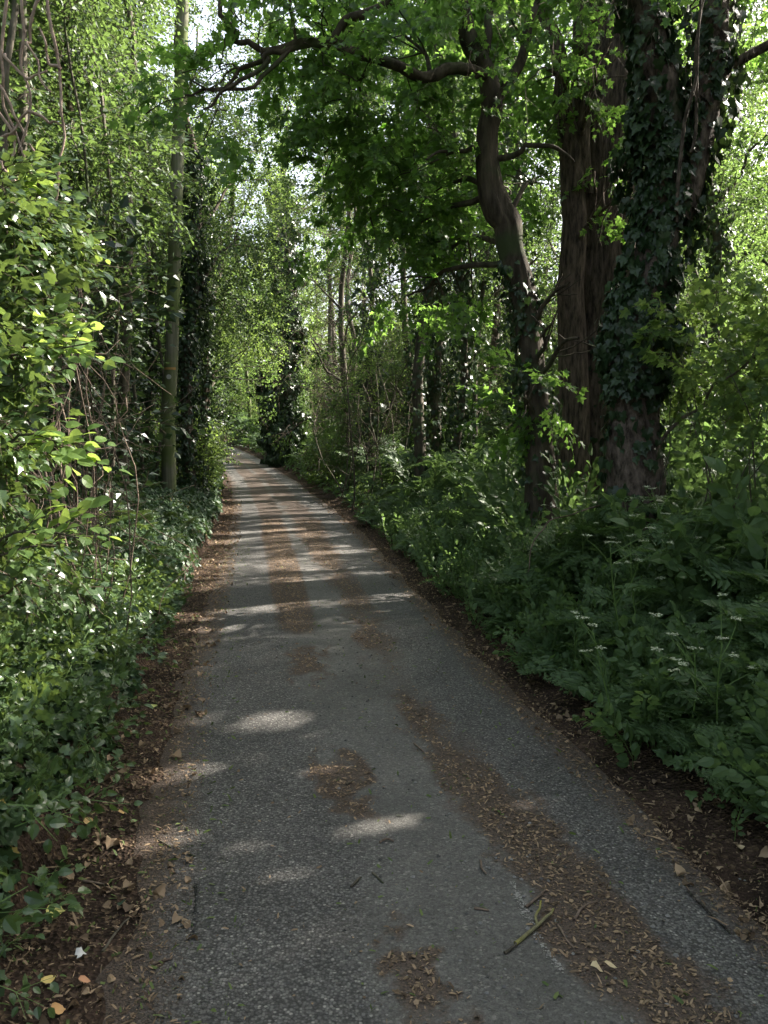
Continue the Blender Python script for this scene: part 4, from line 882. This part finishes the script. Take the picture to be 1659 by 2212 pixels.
# ------------------------------------------------------------------ flowering cow parsley plants
def parsley(label, head_px, d, nb=5, base_px=None, sc_=1.0):
    tip = P(*head_px, d); bx = tip[0] + (rng.normal() * .1 if base_px is None else P(base_px, 940, d)[0] - tip[0]); b_ = np.array([bx, d + .1, g1(bx, d + .1)])
    e = empty('cow_parsley', b_); tag(e, label, 'wild flower', 'flowering cow parsley plants')
    st = smooth_path([b_, (b_ + tip) / 2 + np.array([rng.normal() * .04, 0, .03]), tip], 12); GS = Geo(); GS.tube(st, np.linspace(.006, .0025, 12), 5, 0)
    GF = Geo(); ends = [tip]
    for k in range(nb):
        q = st[rng.integers(5, 11)]; t = q + nrm(np.array([rng.normal(), rng.normal() * .6, 1.0]))[0:3] * rng.uniform(.12, .3) * sc_; limb(GS, q, t, .003, .0015, .1, 6, 4, .1); ends.append(t)
    fl = np.array([[0, 0, 0], [1, .3, .1], [.4, 1, .15], [-.6, .9, .1], [-1, -.1, .12], [-.4, -1, .1], [.6, -.8, .13]]); ff = np.array([[0, i + 1, (i + 1) % 6 + 1] for i in range(6)])
    for t in ends:
        GF = Geo()
        for k in range(9):
            a_ = rng.uniform(0, 6.28); rr = rng.uniform(.2, 1) * .030 * sc_; u_ = t + np.array([math.cos(a_) * rr, math.sin(a_) * rr, .02 * sc_ + rng.uniform(0, .008)])
            GS.tube([t, u_], [.0009, .0007], 3, 0, cap=False)
            for j in range(7):
                p_ = u_ + rng.normal(size=3) * [.006, .006, .002]; s_ = rng.uniform(.0025, .0042); GF.add(fl * s_ @ np.array(frames(rdir(1) * [1, 1, .3], np.array([[0, 0, 1.]]), [1.])[0]).T + p_, ff)
        GF.build('flower_head', [m_flower], e, smooth=False)
    GS.build('stem', [m_stem], e)
    GL = Geo(); n = 5; q = st[rng.integers(1, 8, n)]; an = rng.uniform(0, 6.28, n); R = frames(np.c_[np.cos(an), np.sin(an), np.full(n, .35)], np.tile([0, 0, 1.], (n, 1)), rng.uniform(.14, .26, n))
    GL.inst(FR[0], R, q, False); GL.build('leaves', [m_stem, m_herb], e, smooth=False)
for args in [('tallest cow parsley in flower, its white heads in front of the bare patchy bark', (1408, 1062), 5.2, 6, 1560), ('cow parsley with a loose white head left of the ivy-clad trunk', (1362, 1165), 5.0, 6, 1420), ('cow parsley leaning left with small white heads, in front of the trunk base', (1318, 1180), 4.8, 5, 1400),
             ('cow parsley with small heads in the shade before the brown-barked tree', (1200, 1040), 7.4, 6, 1230), ('small cow parsley beside the lane verge below the crooked maple', (1100, 1085), 9.0, 5, 1120), ('low cow parsley in flower low on the bank, lowest of the white heads', (1280, 1360), 4.2, 4, 1370),
             ('cow parsley with bright heads near the right edge of the photo', (1560, 1390), 3.7, 6, 1600), ('cow parsley half hidden under the bright heads near the right edge', (1500, 1410), 3.8, 4, 1520), ('tall cow parsley standing alone on the slope at the right edge', (1610, 1000), 6.2, 6, 1630), ('cow parsley behind the leaves right of the ivy-clad trunk', (1525, 960), 7.5, 6, 1540),
             ('cow parsley at far right under the leaning dark tree', (1580, 900), 8.5, 6, 1590), ('cow parsley with a thin bent stem, second left of the ivy-clad trunk', (1250, 1100), 6.6, 4, 1262)]:
    parsley(*args)
# arching dead bramble
e = empty('bramble_cane', P(1145, 1240, 6.5)); tag(e, 'pale dead cane arching down from the bank right of the lane', 'bramble'); G = Geo()
G.tube(smooth_path(W([(1330, 1080), (1250, 1105), (1185, 1130), (1150, 1180), (1141, 1235)], [7.0, 6.9, 6.8, 6.7, 6.6]), 20, .03), np.linspace(.008, .004, 20), 5, 0); G.build('cane', [m_dead], e)
e = empty('wild_arum', P(998, 1235, 7.6)); 
x0 = P(998, 1235, 8.9)[0]; e.location = (x0, 8.9, g1(x0, 8.9)); tag(e, 'single pale green hooded flower on the bare soil of the right verge', 'wild flower'); G = Geo()
v, f = leaf([(0, 0), (.16, .3), (.2, .55), (.1, .85), (0, 1)], .9, .1); b_ = np.array(e.location); R = frames(np.array([[.1, 0, 1.]]), np.array([[-.3, 1, .2]]), [.2])[0]
G.add(v @ R.T + b_ + [0, 0, .04], f, 0); G.tube([b_, b_ + [0, 0, .06]], [.005, .005], 5, 0); G.build('hood', [flat_mat('arum_green', (.25, .36, .12), .5)], e)

# ------------------------------------------------------------------ litter, twigs, stones
m_lit = leaf_mat('dry_leaf', (.05, .032, .022), (.42, .30, .19), (.2, .12, .05), .7, .15, .3)
m_litg = leaf_mat('fallen_green_bits', (.06, .10, .03), (.16, .20, .06), (.15, .2, .05), .6, .2, .3)
m_stone = flat_mat('loose_stone', (.14, .135, .13), .8, .3, .6)
CH = dict(v=np.array([[-.12, 0, 0], [.12, 0, .02], [.15, .6, .12], [0, 1, .02], [-.15, .5, .06]]), f=np.array([[0, 1, 2], [0, 2, 4], [2, 3, 4]]), m=np.array([1, 1, 1]), c=np.zeros((3, 3)))
CH2 = dict(v=np.array([[-.4, 0, 0], [.3, -.1, .05], [.5, .4, .1], [.1, .8, .02], [-.45, .5, .12]]), f=CH['f'], m=CH['m'], c=CH['c'])
CH3 = dict(v=np.array([[-.03, 0, 0], [.03, 0, .03], [.06, .5, .06], [.02, 1, 0], [-.03, .5, .04]]), f=CH['f'], m=CH['m'], c=CH['c'])
def _curl():
    v, f = L_HAZ; v = v.copy(); v[:, 2] = .9 * v[:, 0] ** 2 + .35 * np.sin(v[:, 1] * 4); return dict(v=v, f=f, m=np.full(len(f), 1), c=np.zeros((len(f), 3)))
L_CURL = _curl()
def chips(G, x, y, z, smin, smax, T=CH, tilt=.25, ex=2.5):
    n = len(x); nn = nrm(np.array([0, 0, 1.]) + rng.normal(size=(n, 3)) * tilt); d = nrm(np.cross(nn, rdir(n)))
    s_ = smin + (smax - smin) * rng.random(n) ** ex; G.inst(T, frames(d, nn, s_), np.c_[x, y, z + .002 + .1 * s_], False)
G = Geo()
n = 260000; u = rng.uniform(-1.2, 1.2, n); y = 1.2 + 15 * rng.random(n) ** 1.25; pr = np.clip(litter_f(u, y) - .22, 0, 1) ** 1.3 * 1.2 + .012
k = rng.random(n) < pr; u, y = u[k], y[k]; x = X(u, y); chips(G, x, y, rzz(x, y), .003, .030, ex=5)
k = rng.random(len(x)) < .25; chips(G, x[k], y[k], rzz(x[k], y[k]), .004, .02, T=CH2, ex=3)
k = rng.random(len(x)) < .05; chips(G, x[k], y[k], rzz(x[k], y[k]), .012, .05, T=CH3, ex=3)
n = 42000; u = np.r_[rng.uniform(-1.65, -1.0, n // 2), rng.uniform(1.0, 1.85, n // 2)]; y = 1.2 + 20 * rng.random(n) ** 1.25; x = X(u, y); chips(G, x, y, np.maximum(gz(x, y), rz(y) + .004 * (np.abs(u) < 1.24)), .004, .03, tilt=.4, ex=4)
k = rng.random(len(x)) < .12; chips(G, x[k], y[k], gz(x[k], y[k]), .01, .05, T=L_CURL, tilt=.7, ex=4)
k = rng.random(len(x)) < .12; chips(G, x[k], y[k], gz(x[k], y[k]), .02, .09, T=CH3, tilt=.3, ex=4)
tag(G.build('leaf_litter', [m_twig, m_lit], smooth=False), 'dry brown leaf scraps and wood chips strewn along the lane and its edges', 'leaf litter', kind='stuff')
G = Geo(); n = 5200; u = np.r_[rng.uniform(-1.6, -.8, n * 2 // 3), rng.uniform(-.5, 1.6, n // 3)]; n = len(u); y = 1.2 + 12 * rng.random(n) ** 1.3; x = X(u, y); chips(G, x, y, np.maximum(gz(x, y), np.where(np.abs(u) < 1.2, rzz(x, y), -9)), .006, .04, tilt=.5)
tag(G.build('green_leaf_scraps', [m_twig, m_litg], smooth=False), 'small fallen green leaf scraps scattered over the verge', 'leaf litter', kind='stuff')
G = Geo(); oct_ = np.array([[1, 0, 0], [.2, .9, .1], [-.9, .3, 0], [-.5, -.8, 0], [.5, -.7, .1], [.1, .1, .7], [0, 0, -.4]]); of = np.array([[0, 1, 5], [1, 2, 5], [2, 3, 5], [3, 4, 5], [4, 0, 5], [1, 0, 6], [2, 1, 6], [3, 2, 6], [4, 3, 6], [0, 4, 6]])
T = dict(v=oct_, f=of, m=np.zeros(10, int), c=np.zeros((10, 3))); n = 4200; u = rng.normal(.15, .5, n); k = np.abs(u) < 1.3; u = u[k]; n = len(u); y = 1.2 + 11 * rng.random(n) ** 1.4; x = X(u, y)
R = frames(rdir(n) * [1, 1, .1], np.tile([0, 0, 1.], (n, 1)), .0018 + .009 * rng.random(n) ** 4); G.inst(T, R, np.c_[x, y, np.where(np.abs(u) < 1.2, rzz(x, y), gz(x, y)) + .002], False)
tag(G.build('loose_gravel', [m_stone], smooth=False), 'loose small stones scattered on the lane', 'gravel', kind='stuff')

def gp(px, py):
    d = 1.65 * 1789 / (py - 940)
    for _ in range(3):
        q = P(px, py, d); u_ = U(q[0], d); zz = float(rzz(np.array([q[0]]), np.array([d]))[0]) if abs(u_) < 1.2 else g1(q[0], d)
        d = d * (CAMZ - zz) / (CAMZ - q[2])
    q = P(px, py, d); return np.array([q[0], d, zz])
def twig(label, paths, r, mat=None, name='fallen_twig', group='fallen twigs on the lane'):
    P0 = gp(*paths[0][0]); e = empty(name, P0); tag(e, label, 'twig', group); G = Geo()
    for i, pth in enumerate(paths):
        w_ = np.array([gp(*q) for q in pth]); w_[:, 2] += r * .9
        if len(w_) > 2: w_[1:-1, 2] += r * .8
        rr = r * (1 if i == 0 else .75); n = 14; G.tube(smooth_path(w_, n, .006, i), np.linspace(rr, rr * .55, n), 7, 0, .25)
    G.build('wood', [mat or m_dead], e)
m_lichen = bark_mat('lichened_twig_bark', (.10, .09, .06), (.24, .22, .15), (60, 60, 60), .4, .75, (.36, .34, .05))
twig('forked twig blotched with yellow lichen lying on the lane', [[(1113, 2042), (1150, 2015), (1185, 1985), (1195, 1968)], [(1160, 2005), (1158, 1985), (1166, 1965), (1168, 1950)]], .0075, m_lichen, group=None)
for lab, pts in [('short thick broken twig below the lichened one', [(1090, 2062), (1112, 2048), (1118, 2040)]), ('short bent twig above the lichened one', [(1135, 1962), (1165, 1940), (1178, 1925)]), ('thin pale twig in the litter right of the lichened one', [(1205, 2000), (1222, 2030), (1240, 2052)]),
                 ('small straight twig left of the white scrape mark', [(1025, 1964), (1056, 1969)]), ('upright-lying twig beside the litter strip', [(1038, 1862), (1040, 1878), (1050, 1890)]), ('curved thin twig among green scraps on the litter strip', [(1240, 1990), (1258, 1965), (1290, 1950)]),
                 ('light twig beside the dark litter patch in mid lane', [(748, 1697), (762, 1688)]), ('slim twig in the sunlit patch of the lane', [(820, 1822), (835, 1816), (850, 1820)]), ('dark twig on the bare middle of the lane', [(805, 1888), (828, 1910)]), ('small mossy twig left of the dark twig', [(758, 1918), (772, 1905), (780, 1898)]),
                 ('thick stick on the left verge soil', [(340, 1815), (370, 1832)]), ('brown stick on the left verge near the yellow leaf', [(180, 1905), (225, 1912)]), ('dark branch piece on the left verge soil', [(220, 2060), (250, 2020), (280, 1985)]), ('short stick near the asphalt edge at lower left', [(330, 2085), (372, 2072)]),
                 ('long straight stick at the left edge of the lane, farther off', [(340, 1395), (400, 1372), (455, 1350)]), ('twig lying across the far litter strip', [(700, 1184), (735, 1180)]), ('long thin twig on the left verge among leaves', [(160, 1745), (200, 1720), (245, 1700)]), ('stick at the foot of the right bank', [(1005, 1180), (960, 1200), (930, 1235)]),
                 ('short chunky twig at the lane bottom left', [(280, 2110), (300, 2125)]), ('twig at the right litter strip near its top', [(895, 1608), (915, 1625)])]:
    twig(lab, [pts], .0055 if 'th' not in lab[:6] else .004, m_bark if 'dark' in lab or 'thick' in lab else m_dead)
G = Geo()
for (a_, b_) in [((1108, 1905), (1135, 1985)), ((1118, 1930), (1165, 2030)), ((1170, 2040), (1215, 2100))]:
    A, B = gp(*a_), gp(*b_); n = 110; t_ = rng.random(n); q = A + (B - A) * t_[:, None] + rng.normal(size=(n, 3)) * [.006, .006, 0]; chips(G, q[:, 0], q[:, 1], rzz(q[:, 0], q[:, 1]), .003, .010, T=CH2, tilt=.1)
tag(G.build('scrape_mark', [m_stone, flat_mat('pale_scrape', (.30, .285, .265), .8)], smooth=False), 'pale chalky scrape scratched along the tarmac beside the lichened twig', 'scrape mark')
def fallen(label, px, py, size, col, ang, L=L_HAZ):
    size *= .78; col = [.03 + .9 * c_ for c_ in col]; p = gp(px, py); o_ = Geo(); nn = nrm(np.array([[.15, -.35, 1.]]) + rng.normal(size=(1, 3)) * .15); d = np.array([[math.cos(ang), math.sin(ang), 0.]]); R = frames(d, nn, [size])[0]
    v, f = L; v = v.copy(); v[:, 2] += 1.0 * v[:, 0] ** 2 + rng.uniform(.1, .3) * np.sin(v[:, 1] * 5 + rng.uniform(0, 3)); o_.add(v @ R.T + p + [0, 0, .018], f, 0); mt = flat_mat('fallen_leaf', col, .6, .3); o = o_.build('fallen_leaf', [mt], smooth=True)
    tag(o, label, 'leaf', 'fallen leaves on the verge')
for a_ in [('large yellow leaf with brown specks on the left verge', 100, 1980, .075, (.62, .56, .16), .2, L_HAZ), ('orange-brown curled leaf at the foot of the left bank', 180, 1785, .06, (.55, .36, .14), .5, L_HAZ), ('small orange leaf right of the curled brown leaf', 256, 1762, .035, (.60, .36, .12), .1, L_OV), ('pale green fallen leaf below the small orange leaf', 285, 1785, .04, (.25, .34, .12), 1.2, L_HAZ),
           ('white papery leaf on dark soil at lower left', 168, 2075, .045, (.66, .64, .62), .8, L_IVY), ('long yellow leaf at lower left', 88, 2135, .065, (.62, .47, .14), .9, L_OV), ('rust-coloured leaf right of the long yellow leaf', 170, 2128, .045, (.55, .26, .12), .1, L_OV), ('orange leaf cut by the bottom edge of the photo', 110, 2195, .05, (.62, .34, .12), .3, L_HAZ), ('dark green fallen leaf in the middle of the left verge', 272, 1962, .05, (.04, .08, .04), 2.8, L_OV),
           ('yellow-green leaf in the litter at the sunlit left verge', 325, 1530, .055, (.5, .52, .15), .2, L_OV), ('pale long leaf on the right litter strip near the bottom', 1275, 2098, .05, (.6, .48, .28), -.2, L_OV), ('second pale long leaf, just right of the first, on the litter strip', 1305, 2092, .05, (.58, .46, .26), -.3, L_OV), ('tan leaf at the right verge edge', 1590, 1838, .05, (.5, .38, .22), .2, L_OV), ('buff leaf lying on the soil below the right bank', 1500, 1665, .045, (.5, .37, .22), 1.2, L_OV)]:
    fallen(*a_)
